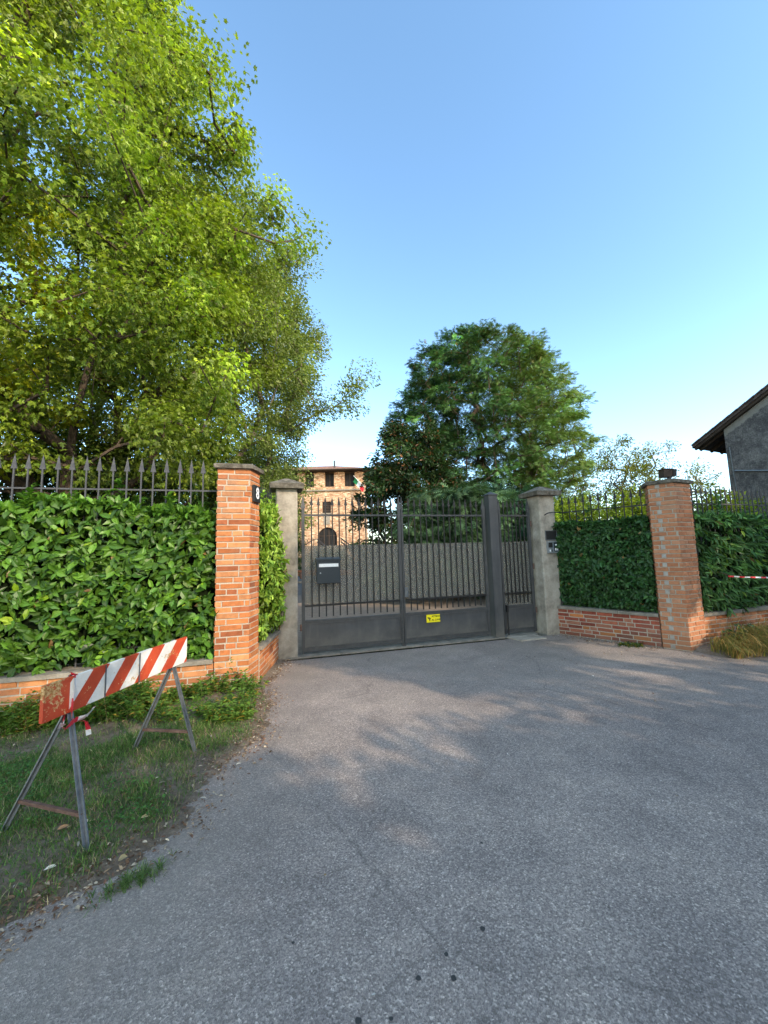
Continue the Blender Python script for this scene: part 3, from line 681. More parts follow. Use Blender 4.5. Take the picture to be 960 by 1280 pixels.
t = thing('intercom', 'aluminium intercom panel with speaker and camera on the concrete column', 'intercom', A+u*.2+Vector((0, 0, 1.5)))
m = MB(); m.frame(A+u*.10+N3*.001+Vector((0, 0, 1.43)), u*.235, N3*.035, Vector((0, 0, .215))); m.build('housing', M['alu'], t)
m = MB(); m.frame(A+u*.117+N3*.0365+Vector((0, 0, 1.53)), u*.085, N3*.003, Vector((0, 0, .09))); m.build('speaker_grille', M['black'], t)
m = MB(); m.frame(A+u*.225+N3*.0365+Vector((0, 0, 1.455)), u*.09, N3*.003, Vector((0, 0, .165))); m.build('camera_window', M['mailbox'], t)
m = MB(); m.tube([A+u*.27+N3*.04+Vector((0, 0, 1.575)), A+u*.27+N3*.046+Vector((0, 0, 1.575))], .018, 10); m.build('lens', M['white'], t)
for i, (a, z) in enumerate(((.13, 1.455), (.165, 1.455), (.245, 1.475), (.28, 1.475))):
    m = MB(); m.frame(A+u*a+N3*.0405+Vector((0, 0, z)), u*.025, N3*.004, Vector((0, 0, .04))); m.build('call_button', M['white'] if i != 1 else M['steel'], t)
# bracket hook on the column
t = MB(); t.tube([A+u*.10+N3*.0+Vector((0, 0, 2.12)), A+u*.12+N3*.07+Vector((0, 0, 2.15)), A+u*.22+N3*.08+Vector((0, 0, 2.165)), A+u*.40+N3*.02+Vector((0, 0, 2.165))], .009, 6)
tag(t.build('wall_bracket', M['bar']), 'bent iron bracket fixed to the face of the concrete column above the intercom', 'bracket')
# floodlight on the right pillar
c = Vector((4.42, 5.98, 2.498)); t = thing('floodlight', 'small brown box floodlight on a stem on top of the brick pillar', 'lamp', c)
m = MB(); m.tube([c, c+Vector((-.02, 0, .03)), c+Vector((.03, 0, .07))], .02, 8); m.ball(c+Vector((0, 0, .004)), .05, 10, 5, sc=(1, 1, .3)); m.build('stem', M['bar'], t)
m = MB(); m.frame(c+Vector((-.10, -.03, .065)), Vector((.15, .02, 0)), Vector((-.01, .11, 0)), Vector((.01, 0, .115))); m.frame(c+Vector((-.11, -.04, .1805)), Vector((.17, .02, 0)), Vector((-.01, .13, 0)), Vector((0, 0, .012))); m.build('housing', M['wood'], t)
m = MB(); m.frame(c+Vector((.051, -.022, .075)), Vector((.06, .01, .0)), Vector((-.01, .1, 0)), Vector((.012, 0, .11))); m.build('lamp_head', M['bar'], t)

# ------------------------------------------------------------------ barrier
b0 = Vector((-1.885, 2.22, 0)); b1 = Vector((-1.645, 3.28, 0)); bu = (b1-b0).normalized(); bn = Vector((bu.y, -bu.x, 0)); bl = (b1-b0).length
t = thing('road_barrier', 'red and white striped road barrier on two steel trestles', 'barrier', (-1.76, 2.75, 0))
def bpt(s, z, o=0): return b0 + bu*s + bn*o + Vector((0, 0, .635+.04*s/bl+z))
m = MB(); h = .195; K = 14
for side, o in ((1, .012), (-1, -.012)):
    for i in range(K):
        s0, s1 = bl*i/K, bl*(i+1)/K
        wob = lambda s: .006*math.sin(s*9)*side*0+o+.004*math.sin(s*7)
        vs = [bpt(s0, 0, wob(s0)), bpt(s1, 0, wob(s1)), bpt(s1, h, wob(s1)), bpt(s0, h, wob(s0))]
        uv = [(s0, 0), (s1, 0), (s1, h), (s0, h)]
        m.add(vs, [(0, 1, 2, 3)] if side == 1 else [(3, 2, 1, 0)], uvs=[uv if side == 1 else uv[::-1]])
for i in range(K):
    s0, s1 = bl*i/K, bl*(i+1)/K
    for z in (0, h):
        m.add([bpt(s0, z, .012+.004*math.sin(s0*7)), bpt(s1, z, .012+.004*math.sin(s1*7)), bpt(s1, z, -.012+.004*math.sin(s1*7)), bpt(s0, z, -.012+.004*math.sin(s0*7))], [(0, 1, 2, 3)], uvs=[[(s0, z), (s1, z), (s1, z), (s0, z)]])
for s in (0, bl):
    w0 = .004*math.sin(s*7); m.add([bpt(s, 0, .012+w0), bpt(s, h, .012+w0), bpt(s, h, -.012+w0), bpt(s, 0, -.012+w0)], [(0, 1, 2, 3)], uvs=[[(s, 0), (s, h), (s, h), (s, 0)]])
m.build('striped_board', M['board'], t)
def trestle(f1, f2, top, extra=None):
    tr = None; top = Vector(top)
    for i, f in enumerate((f1, f2)):
        f = Vector(f); m = MB(); dirv = (top-f).normalized()
        m.bar(f, top, .036, .004, side=bu); m.bar(f+Vector((0, 0, .001)), top+Vector((0, 0, -.002)), .004, .034, side=bu)
        o = m.build('trestle_leg', M['steel'], t); tr = tr or o
    m = MB(); k = .26; a = Vector(f1)+(top-Vector(f1))*k; b = Vector(f2)+(top-Vector(f2))*k
    m.bar(a, b, .018, .018); m.build('crossbar', M['rust'], t)
trestle((-2.14, 2.31, 0.02), (-1.55, 2.16, 0.0), tuple(bpt(.17, .02, -.018)))
trestle((-1.99, 3.20, 0.02), (-1.47, 3.14, 0.01), tuple(bpt(bl-.11, .02, -.018)))
for s in (.17, bl-.11):
    m = MB(); m.bar(bpt(s, -.03, -.02), bpt(s, h+.004, -.02), .03, .008, side=bn); m.build('bracket', M['steel'], t)
# thin vertical joint strips on the board
for s in (.36, .62):
    m = MB(); m.frame(bpt(s, -.002, .0175), bu*.008, bn*.002, Vector((0, 0, h+.004))); m.build('joint_strip', M['steel'], t)

def ribbon(name, pts, width, label, wvec=None, parent=None):
    pts = [Vector(p) for p in pts]; m = MB(); acc = 0
    for i in range(len(pts)-1):
        wv = Vector(wvec) if wvec else None
        a, b = pts[i], pts[i+1]; d = (b-a).normalized()
        def w(k):
            x = Vector(wv) if wv else Vector((0, 0, 1)); x = (x - d*x.dot(d)).normalized()*width/2
            return Matrix.Rotation(.5*math.sin(k*1.7), 3, d) @ x
        wa, wb = w(i), w(i+1)
        if abs(wv.dot(d)) > .98 if wv else False: continue
        l = (b-a).length
        m.add([a-wa, b-wb, b+wb, a+wa], [(0, 1, 2, 3)], uvs=[[(acc, 0), (acc+l, 0), (acc+l, 1), (acc, 1)]]); acc += l
    o = m.build(name, M['tape'], parent)
    return o
# tape knotted round the near end of the barrier
near = lambda s, z, o: bpt(s, z, o)
pts = [near(.135, -.03, .045), near(.15, .06, .024), near(.165, .13, .024), near(.17, h+.008, .016), near(.17, h+.008, -.02), near(.16, .05, -.03), near(.14, -.05, -.02), near(.10, -.055, .03), near(.06, -.035, .05), near(.09, -.06, .06), near(.15, -.045, .045), near(.22, -.05, .05), near(.27, -.015, .05)]
tp = ribbon('warning_tape', pts, .034, '', (.2, -.3, .3)); 
tag(tp, 'torn red and white tape knotted round the near end of the barrier', 'tape')
pts = [near(.17, -.055, .05), near(.215, -.075, .055), near(.235, -.13, .05), near(.24, -.165, .05)]
t2 = ribbon('loose_end', pts, .026, '', (1, .2, .1), None); t2.parent = tp
# tape across the right hedge
pts = []; a = Vector((4.93, 5.72, 1.045)); b = Vector((8.2, 6.65, .98))
for i in range(15):
    k = i/14; p = a.lerp(b, k); p.z -= .10*4*k*(1-k)*.5; pts.append(p)
tag(ribbon('warning_tape', pts, .022, '', (0, 0, 1)), 'red and white barrier tape stretched across the right hand hedge', 'tape')
# stake holding that tape
m = MB(); m.tube([(4.93, 5.725, 1.06), (4.92, 5.86, 1.10)], .006, 5); tag(m.build('hedge_twig', M['bark']), 'bare twig in the hedge that the tape is tied to', 'twig')

# ------------------------------------------------------------------ hedges
def hedge(label, a, b, nrm, z0, ztop, depth, bulge, count, L0, W0, c1, c2, droop=.3, dirbias=None, topvar=.12, seed=5, shoots=0, endcap=None, zvar=None, core_in=.15, tmpl=OVAL, mat='laurel', cw=None, gloss=None):
    """front plane a->b (2D), nrm towards the viewer; leaves in a shell in front of a dark inner core"""
    a = Vector(a); b = Vector(b); ln = (b-a).length; u = (b-a)/ln; n = Vector(nrm)
    t = thing('hedge', label, 'hedge', ((a.x+b.x)/2, (a.y+b.y)/2, z0))
    U = np.array((u.x, u.y, 0)); NN = np.array((n.x, n.y, 0)); A3 = np.array((a.x, a.y, 0)); ZZ = np.array((0, 0, 1.))
    def top(s): return ztop + topvar*snoise(np.column_stack([s, s*0]), 3.1, seed) + .5*topvar*snoise(np.column_stack([s, s*0]), 9, seed+1)
    def bul(s, z): 
        k = (z-z0)/(ztop-z0); return bulge*(.35+.65*np.sin(np.clip(k, 0, 1)*np.pi*.85+.25)) + .06*snoise(np.column_stack([s, z]), 4, seed+2) + .035*snoise(np.column_stack([s, z]), 11, seed+3)
    # near-black core standing in for the shade between the leaves
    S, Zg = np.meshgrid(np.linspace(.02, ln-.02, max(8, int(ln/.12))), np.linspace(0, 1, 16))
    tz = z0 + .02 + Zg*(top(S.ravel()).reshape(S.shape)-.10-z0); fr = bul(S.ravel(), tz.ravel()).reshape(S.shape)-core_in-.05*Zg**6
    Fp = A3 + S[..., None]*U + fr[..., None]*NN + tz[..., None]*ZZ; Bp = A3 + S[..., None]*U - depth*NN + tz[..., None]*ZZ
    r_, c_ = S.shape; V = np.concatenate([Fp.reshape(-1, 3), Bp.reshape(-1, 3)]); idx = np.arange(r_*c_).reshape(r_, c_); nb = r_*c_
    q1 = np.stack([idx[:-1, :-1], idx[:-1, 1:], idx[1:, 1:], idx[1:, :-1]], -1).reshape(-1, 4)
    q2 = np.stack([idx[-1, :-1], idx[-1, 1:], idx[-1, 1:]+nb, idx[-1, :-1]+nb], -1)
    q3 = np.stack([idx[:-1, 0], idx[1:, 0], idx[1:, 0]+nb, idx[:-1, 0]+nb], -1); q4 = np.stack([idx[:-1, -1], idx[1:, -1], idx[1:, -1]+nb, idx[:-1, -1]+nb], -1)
    bulk_mesh('inner_shade', V, [q1, q1[:, ::-1]+nb, q2, q3, q4], np.ones((len(V), 3)), M['core'], t)
    parts = []
    # front leaves in sprigs: whorls of leaves on short shoots
    ns = count//6
    s = rng.random(ns)*ln; k = rng.random(ns); z = z0 + .03 + k*(top(s)-z0-.02); dep = rng.random(ns)**1.3*.19
    pos = A3 + s[:, None]*U + (bul(s, z)-dep)[:, None]*NN + z[:, None]*ZZ
    shoot = NN*1.0 + rng.normal(0, .45, (ns, 3)) + ZZ*rng.normal(.25, .3, (ns, 1))
    shoot = unit(shoot)
    m_ = 6; base = np.repeat(pos, m_, 0); sh = np.repeat(shoot, m_, 0); dp = np.repeat(dep, m_)
    ang = rng.random(ns*m_)*6.28; r1 = unit(np.cross(sh, rng.normal(0, 1, (ns*m_, 3)))); 
    dirs = sh*rng.uniform(-.1, .55, (ns*m_, 1)) + r1*1.0 - ZZ*droop
    if dirbias is not None: dirs = dirs*.55 + np.array(dirbias)
    base = base - sh*rng.uniform(0, .07, (ns*m_, 1))
    nor = sh*1.1 + NN*.5 + ZZ*.35 + rng.normal(0, .28, (ns*m_, 3))
    ll = L0*np.clip(rng.normal(.95, .22, ns*m_), .4, 1.4)*np.repeat(rng.uniform(.8, 1.15, ns), m_)
    col = colvar(ns*m_, c1, c2, .22); sc_ = np.exp(rng.normal(0, .2, (ns, 1))); col *= np.repeat(sc_, m_, 0)
    col *= (1-.6*np.clip(dp/.19, 0, 1))[:, None]  # deeper leaves coloured darker, standing in for shade inside the hedge
    if cw is not None:
        yl = rng.random(ns*m_) < cw; col[yl] = np.minimum(col[yl]*np.array((2.2, 1.7, .8)), (.26, .36, .05))
    bw = rng.random(ns*m_) < .008; col[bw] = np.array((.22, .13, .05))*np.exp(rng.normal(0, .3, (bw.sum(), 1)))
    parts.append(leaves(base, dirs, nor, ll, ll*W0*rng.uniform(.85, 1.15, ns*m_), col, tmpl))
    # top leaves
    nt_ = int(count*.35); s = rng.random(nt_)*ln; d_ = rng.random(nt_); zz = top(s)-.06+rng.random(nt_)*.07
    base = A3 + s[:, None]*U + (bul(s, zz) - d_*(depth+.1))[:, None]*NN + zz[:, None]*ZZ
    dirs = ZZ*.6 + rng.normal(0, .6, (nt_, 3)); nor = ZZ + rng.normal(0, .4, (nt_, 3)); ll = L0*rng.uniform(.6, 1.1, nt_)
    parts.append(leaves(base, dirs, nor, ll, ll*W0, colvar(nt_, c1, c2, .25)*1.15, tmpl))
    for (s_, h_) in ([(rng.random()*ln, rng.uniform(.12, .4)) for _ in range(shoots)]):
        n_ = int(22*h_/.25)+8; zt = float(top(np.array([s_]))[0]); off_ = rng.uniform(-.2, .05); lean = rng.normal(0, .12, 2)
        tt = rng.random(n_); p0 = A3 + s_*U + off_*NN + ZZ*zt
        base = p0 + tt[:, None]*(ZZ*h_ + U*lean[0]*h_ + NN*lean[1]*h_)
        aa = rng.random(n_)*6.28; dirs = np.column_stack([np.cos(aa), np.sin(aa), rng.uniform(.2, .9, n_)]); ll = L0*rng.uniform(.5, .95, n_)
        parts.append(leaves(base, dirs, ZZ+rng.normal(0, .3, (n_, 3)), ll, ll*W0, colvar(n_, c1, c2, .2)*1.2, tmpl))
    if endcap:
        for e in endcap:
            n_ = int(count*.12); z = z0+rng.random(n_)*(ztop-z0); d_ = rng.random(n_)*depth
            base = A3 + (ln if e else 0)*U - d_[:, None]*NN + z[:, None]*ZZ
            ll = L0*rng.uniform(.6, 1.1, n_); dirs = U*(1 if e else -1)*.8+rng.normal(0, .6, (n_, 3)); parts.append(leaves(base, dirs, ZZ+rng.normal(0, .5, (n_, 3)), ll, ll*W0, colvar(n_, c1, c2, .25), tmpl))
    V, F, C = merge(parts); bulk_mesh('foliage', V, F, C, M[mat], t, smooth=False)
    return t
ha = lw_b - LD*5.0 + LNrm*.10; hb = lw_b - LD*.03 + LNrm*.10
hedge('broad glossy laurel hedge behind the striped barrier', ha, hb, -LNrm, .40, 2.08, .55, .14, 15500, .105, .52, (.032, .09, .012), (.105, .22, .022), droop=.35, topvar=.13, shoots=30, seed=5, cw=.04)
hedge('sunlit laurel hedge bulging over the short wall beside the left gate column', (-1.66, 4.93), (-1.66, 5.98), (1, 0), .46, 2.14, .45, .17, 3900, .095, .45, (.17, .31, .035), (.34, .47, .07), droop=.4, topvar=.08, shoots=7, seed=15, cw=.06)  # leaves coloured lighter than the other hedges to stand for sunlight
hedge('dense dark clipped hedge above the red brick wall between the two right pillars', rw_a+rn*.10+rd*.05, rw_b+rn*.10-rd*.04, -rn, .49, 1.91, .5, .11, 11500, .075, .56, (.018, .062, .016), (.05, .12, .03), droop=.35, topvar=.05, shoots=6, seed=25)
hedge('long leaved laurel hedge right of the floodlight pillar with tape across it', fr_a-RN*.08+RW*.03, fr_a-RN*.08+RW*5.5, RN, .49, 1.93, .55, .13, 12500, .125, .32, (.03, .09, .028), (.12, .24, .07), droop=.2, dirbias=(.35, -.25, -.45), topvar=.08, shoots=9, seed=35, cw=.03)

# ------------------------------------------------------------------ trees
def grow(nodes_p, clumps, name, mat, parent, r0, twig=.010, seed=3, sag=.0):
    rr = random.Random(seed)
    P = [Vector(p) for p in nodes_p]; par = [i-1 for i in range(len(P))]
    order = sorted(range(len(clumps)), key=lambda i: (Vector(clumps[i])-P[len(nodes_p)//3]).length)
    ends = []
    arr = [tuple(p) for p in P]
    for i in order:
        c = Vector(clumps[i]); A = np.array(arr); dd = np.linalg.norm(A-np.array(c), axis=1)
        pen = np.maximum(0, A[:, 2]-(c.z-.15*dd))*1.2
        k = int(np.argmin(dd+pen)); base = P[k]; n_ = max(1, int((c-base).length/.7)); prev = k
        for j in range(1, n_+1):
            f = j/n_; q = base.lerp(c, f); ln = (c-base).length
            q += Vector((rr.uniform(-1, 1), rr.uniform(-1, 1), rr.uniform(-1, 1)))*.05*ln*(1-f) + Vector((0, 0, -.10*ln*math.sin(math.pi*f)))
            P.append(q); par.append(prev); arr.append(tuple(q)); prev = len(P)-1
        ends.append(prev)
    cnt = np.zeros(len(P)); 
    for e in ends:
        k = e
        while k >= 0: cnt[k] += 1; k = par[k]
    tot = max(cnt[0], 1); rad = [max(twig, r0*(c/tot)**.5) for c in cnt]
    m = MB()
    for i in range(1, len(P)):
        k = par[i]
        if k < 0: continue
        big = rad[i] > .05
        m.tube([P[k], P[i]], [min(rad[k], rad[i]*1.25), rad[i]], 8 if big else 4, caps=False)
    return m.build(name, mat, parent)
def crown_clumps(cx, cy, z0, z1, Rf, n, seed, inner=.45, squash=1., box=None):
    r = np.random.default_rng(seed); out = []
    while len(out) < n:
        f = r.random(); a = r.random()*6.283; rho = (inner**2 + (1-inner**2)*r.random())**.5
        Rm = Rf(f)*(1+.16*math.sin(3*a+f*9+seed)+.10*math.sin(7*a-f*13))
        if r.random() > Rm/ max(Rf(.5), Rf(.3)): continue
        x, y = cx+Rm*rho*math.cos(a), cy+Rm*rho*math.sin(a)*squash
        if box and not box(x, y, z0+f*(z1-z0)): continue
        out.append((x, y, z0+f*(z1-z0), rho))
    return out
def crown_mesh(name, mat, parent, cl, axis, per, size, L0, W0, c1, c2, tmpl, droop=.4, seed=1, flat_=.75, cvar=.22, dark=.4, outb=.6, nup=.7, yel=None, lenv=(.6, 1.2)):
    r = np.random.default_rng(seed); n = len(cl); C = np.array([c[:3] for c in cl]); rho = np.array([c[3] for c in cl])
    sz = size*r.uniform(.6, 1.25, n); base = np.repeat(C, per, 0); S = np.repeat(sz, per)
    g = r.normal(0, 1, (n*per, 3)); g = g/np.maximum(np.linalg.norm(g, axis=1, keepdims=True), 1e-6)*r.random((n*per, 1))**.45
    off_ = g*S[:, None]*np.array((1, 1, flat_)); pos = base+off_
    outv = pos-np.array([axis[0], axis[1], 0]); outv[:, 2] *= .0; outv = unit(outv)
    d = unit(off_)*.6 + outv*outb + r.normal(0, .55, (n*per, 3)); d[:, 2] -= droop
    nn = np.array((0, 0, 1.))*nup + unit(off_)*.7 + r.normal(0, .45, (n*per, 3))
    t = r.random((n*per, 1)); ct = np.repeat(r.random((n, 1)), per, 0); t = .5*t+.5*ct
    col = np.array(c1)*(1-t)+np.array(c2)*t
    col *= np.repeat(np.exp(r.normal(0, cvar, (n, 1))), per, 0)*np.exp(r.normal(0, .2, (n*per, 1)))
    col *= (1-dark*(1-np.repeat(rho, per)))[:, None]  # inner clumps darkened, crown shade put into the leaf colour
    if yel is not None: col = yel(pos, col)
    ll = L0*r.uniform(lenv[0], lenv[1], n*per)
    V, F, Cc = leaves(pos, d, nn, ll, ll*W0, col, tmpl)
    return bulk_mesh(name, V, F, Cc, mat, parent)

# big near tree with yellow green lobed leaves
t = thing('leafy_tree', 'huge near tree with yellow green lobed leaves filling the upper left', 'tree', (-6.6, 8.2, 0))
RfA = lambda f: 4.15*(.62+.38*math.sin(min(1, f*1.35)*math.pi*.62+.35))*(1 if f < .5 else max(.3, 1-(f-.5)*1.75))
clA = crown_clumps(-6.6, 8.0, 2.9, 18.0, RfA, 860, 21, inner=.45)
grow([(-6.6, 8.2, 0), (-6.62, 8.2, 1.2), (-6.66, 8.15, 2.6), (-6.62, 8.1, 3.8), (-6.45, 8.05, 4.9), (-6.1, 8.0, 6.2), (-5.8, 8.0, 7.8), (-5.6, 8.0, 9.6), (-5.7, 8.0, 11.5), (-5.9, 8, 13.5)], [c[:3] for c in clA], 'trunk', M['bark'], t, .24, seed=2)
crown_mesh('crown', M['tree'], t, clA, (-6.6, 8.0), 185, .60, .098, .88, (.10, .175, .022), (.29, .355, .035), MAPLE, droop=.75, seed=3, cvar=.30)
# left-edge branch of bright leaves nearer the fence
t = thing('leafy_tree', 'bright yellow leaved tree at the left edge just behind the fence', 'tree', (-8.9, 7.2, 0))
clE = [c for c in crown_clumps(-8.2, 6.6, 2.3, 9.5, lambda f: 2.3*(.6+.4*math.sin(f*3.0)), 130, 77, inner=.3)]
grow([(-8.9, 7.2, 0), (-8.85, 7.1, 1.8), (-8.7, 7, 3.2), (-8.5, 6.9, 5), (-8.3, 6.8, 7)], [c[:3] for c in clE], 'trunk', M['bark'], t, .16, seed=6)
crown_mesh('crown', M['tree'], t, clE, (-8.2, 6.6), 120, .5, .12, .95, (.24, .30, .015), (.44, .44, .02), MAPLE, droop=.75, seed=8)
# small leaved tree behind
t = thing('leafy_tree', 'rounded green tree with small dense leaves behind the number pillar', 'tree', (-6.2, 13.2, 0))
def RfB(f): return 4.5*math.sin(math.pi*min(1, .24+.76*f*.92))**.5 if f < .97 else .8
clB = crown_clumps(-6.4, 13.0, 2.2, 13.8, RfB, 950, 31, inner=.55)
clB = [c for c in clB if not (c[2] < 6.3 and c[0] > -3.1)]
clB += [(-1.6+.25*k, 12.9, 6.6+.22*k+random.uniform(-.2, .2), 1.) for k in range(5)] + [(-2.6, 12.8, 6.0, 1), (-2.1, 12.8, 6.3, 1), (-1.0, 12.9, 6.5, 1)]
grow([(-6.2, 13.2, 0), (-6.2, 13.2, 2), (-6.1, 13.1, 4), (-5.9, 13, 6), (-5.7, 13, 8), (-5.9, 13, 10), (-6, 13, 12)], [c[:3] for c in clB], 'trunk', M['barklite'], t, .22, seed=4)
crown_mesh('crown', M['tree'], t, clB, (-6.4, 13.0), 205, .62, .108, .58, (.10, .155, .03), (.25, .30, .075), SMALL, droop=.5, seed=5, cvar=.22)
# dark understorey behind the left hedge
t = thing('dark_shrub', 'dark evergreen shrub in the shade beneath the big tree', 'shrub', (-4.4, 8.6, 0))
cl = crown_clumps(-4.6, 9.0, .5, 3.6, lambda f: 2.3*(1-f*.35), 110, 41, inner=.2, squash=.6)
grow([(-4.4, 8.6, 0), (-4.4, 8.6, 1), (-4.4, 8.6, 2)], [c[:3] for c in cl], 'stem', M['bark'], t, .08)
crown_mesh('crown', M['tree'], t, cl, (-4.6, 9), 150, .5, .11, .45, (.02, .05, .012), (.05, .10, .02), SMALL, seed=6)
t = thing('dark_shrub', 'dark leafy shrub behind the far left end of the railing', 'shrub', (-8.0, 9.6, 0))
cl = crown_clumps(-8.0, 9.6, .6, 4.6, lambda f: 2.4*(1-f*.35), 150, 42, inner=.2, squash=.6)
grow([(-8, 9.6, 0), (-8, 9.6, 1), (-8, 9.6, 2.4)], [c[:3] for c in cl], 'stem', M['bark'], t, .09)
crown_mesh('crown', M['tree'], t, cl, (-8, 9.6), 160, .52, .12, .5, (.025, .06, .015), (.07, .13, .025), SMALL, seed=16)
# dark tree between the big trees and the house
t = thing('dark_tree', 'dark green tree behind the left gate column beside the house', 'tree', (-7.2, 27, 0))
cl = crown_clumps(-8.1, 27, 1.5, 9.4, lambda f: 2.1*math.sin(math.pi*min(1, .2+f*.75))**.6, 170, 43, inner=.4)
grow([(-7.2, 27, 0), (-7.2, 27, 3), (-7.3, 27, 6), (-7.4, 27, 8)], [c[:3] for c in cl], 'trunk', M['bark'], t, .22)
crown_mesh('crown', M['tree'], t, cl, (-8.1, 27), 150, .75, .17, .5, (.02, .045, .012), (.05, .09, .02), SMALL, seed=9)

# cedar
t = thing('cedar_tree', 'tall domed cedar with layered blue green needles above the gate', 'tree', (5.5, 20, 0))
r = np.random.default_rng(51); cl = []
def cedR(z):                       # silhouette half width at height z
    k = (z-1.5)/11.35
    return 5.0*max(0, 1-max(0, (k-.36)/.655)**2.6)**.5*(.86+.14*min(1, k/.3))
while len(cl) < 1950:
    z = r.uniform(1.6, 12.85); a = r.random()*6.283; R_ = cedR(z)*(1+.04*math.sin(5*a+z*1.3)+.03*math.sin(9*a-z*2.1)); rho = (.12+.88*r.random())**.5
    if r.random() > (R_/5.4): continue
    zz = round(z/.62)*.62 + r.normal(0, .10) - .25*(1-rho)       # loose tiers
    cl.append((5.42+R_*rho*math.cos(a), 20+R_*rho*math.sin(a)*.9, zz if z < 12.6 else z, rho))
grow([(5.4, 20, 0), (5.3, 20, 2), (5.3, 20, 4), (5.35, 20, 6), (5.45, 20, 8), (5.5, 20, 10), (5.55, 20, 11.8)], [c[:3] for c in cl], 'trunk', M['bark'], t, .38, twig=.014)
def sunlit_side(pos, col):  # right side lightened and yellowed, sunlight put into the needle colour
    k = np.clip((pos[:, 0]-4.5)/5, 0, 1)[:, None]; br = (rng.random((len(pos), 1)) < .05)
    col = col*(1-k*.5) + np.array((.34, .42, .07))*k*.5*np.exp(rng.normal(0, .25, (len(pos), 1)))
    return np.where(br, col*.5+np.array((.10, .05, .02)), col)
crown_mesh('crown', M['needle'], t, cl, (5.3, 20), 50, .48, .25, 1.2, (.045, .12, .048), (.12, .225, .07), SPRAY, droop=.22, seed=7, flat_=.28, cvar=.5, dark=.6, outb=1.0, nup=1.6, yel=sunlit_side, lenv=(.5, 1.15))
# low bluish cedar behind the gate
t = thing('low_cedar', 'low weeping blue green cedar right behind the driveway gate', 'tree', (2.2, 12.4, 0))
cl = crown_clumps(2.3, 12.4, .6, 3.5, lambda f: 2.5*(1-f*.45), 130, 61, inner=.3, squash=.6)
grow([(2.2, 12.4, 0), (2.2, 12.4, 1.2), (2.2, 12.4, 2.4), (2.3, 12.4, 3.3)], [c[:3] for c in cl], 'trunk', M['bark'], t, .12)
crown_mesh('crown', M['needle'], t, cl, (2.3, 12.4), 60, .42, .34, .9, (.05, .12, .06), (.13, .21, .09), SPRAY, droop=.55, seed=12, flat_=.4, nup=1.3, outb=.9)
t = thing('dark_conifer', 'dark green conifer behind the pedestrian gate', 'tree', (4.4, 12.6, 0))
cl = crown_clumps(4.5, 12.8, .4, 3.6, lambda f: 1.7*(1-f*.4), 90, 63, inner=.3, squash=.8)
grow([(4.4, 12.6, 0), (4.4, 12.6, 1.2), (4.4, 12.6, 2.4), (4.4, 12.6, 3.2)], [c[:3] for c in cl], 'trunk', M['bark'], t, .10)
crown_mesh('crown', M['needle'], t, cl, (4.5, 12.8), 60, .42, .32, .9, (.02, .06, .035), (.045, .10, .05), SPRAY, droop=.4, seed=13, flat_=.4, nup=1.2)
# magnolia with bronze leaf undersides
t = thing('magnolia_tree', 'dark magnolia with bronze tinted leaves in front of the house corner', 'tree', (1.2, 17, 0))
cl = crown_clumps(1.25, 17, .3, 7.1, lambda f: 2.5*(1 if f < .35 else max(.15, 1-(f-.35)**1.5*1.25)), 330, 65, inner=.45)
grow([(1.2, 17, 0), (1.2, 17, 2), (1.2, 17, 4), (1.3, 17, 6)], [c[:3] for c in cl], 'trunk', M['bark'], t, .16)
def bronze(pos, col):
    b_ = rng.random(len(pos)) < .10; col = col.copy(); col[b_] = np.array((.16, .075, .03))*np.exp(rng.normal(0, .4, (b_.sum(), 1))); return col
crown_mesh('crown', M['laurel'], t, cl, (1.35, 17), 100, .42, .19, .42, (.018, .045, .016), (.045, .09, .025), OVAL, droop=.1, seed=14, yel=bronze)
# feathery trees behind the right hedge
for i, (x, y, h_, rr_, n_, c1, c2, lab) in enumerate((
        (13.3, 22, 7.6, 2.2, 105, (.10, .14, .02), (.24, .22, .035), 'feathery yellowing tree between the cedar and the floodlight pillar'),
        (16.8, 23, 7.5, 2.5, 80, (.12, .15, .05), (.22, .20, .07), 'thin sparse tree behind the floodlight pillar'))):
    t = thing('acacia_tree', lab, 'tree', (x, y, 0), None)
    cl = crown_clumps(x, y, 2.2, h_, lambda f: rr_*math.sin(math.pi*min(1, .25+f*.7))**.6, n_, 70+i, inner=.35)
    grow([(x, y, 0), (x+.2, y, 1.5), (x+.1, y, 2.6), (x+.4, y, 3.6)], [c[:3] for c in cl], 'trunk', M['barklite'], t, .13, twig=.012)
    crown_mesh('crown', M['tree'], t, cl, (x, y), 95 if i == 0 else 60, .62, .17, .4, c1, c2, SMALL, droop=.2, seed=20+i, cvar=.3)
# sunlit shrubs behind right fences
for i, (x, y, z1, rr_, lab) in enumerate(((5.6, 10.2, 2.75, 1.5, 'sunlit yellow green shrub behind the fence nearest the intercom column'),
                                     (7.6, 9.6, 2.7, 1.5, 'sunlit yellow green shrub just behind the floodlight pillar'),
                                     (9.6, 9.6, 2.55, 1.2, 'sunlit shrub behind the fence in front of the dark gable'),
                                     (11.2, 10.6, 2.45, 1.2, 'sunlit shrub at the foot of the dark gable near the right edge'))):
    t = thing('sunlit_shrub', lab, 'shrub', (x, y, 0), None)
    cl = crown_clumps(x, y, .6, z1, lambda f: rr_*(1-.3*f), 85, 90+i, inner=.2)
    grow([(x, y, 0), (x, y, .8), (x, y, 1.6)], [c[:3] for c in cl], 'stem', M['bark'], t, .06)
    crown_mesh('crown', M['tree'], t, cl, (x, y), 110, .36, .115, .5, (.14, .22, .02), (.30, .36, .03), SMALL, seed=30+i, droop=.0)
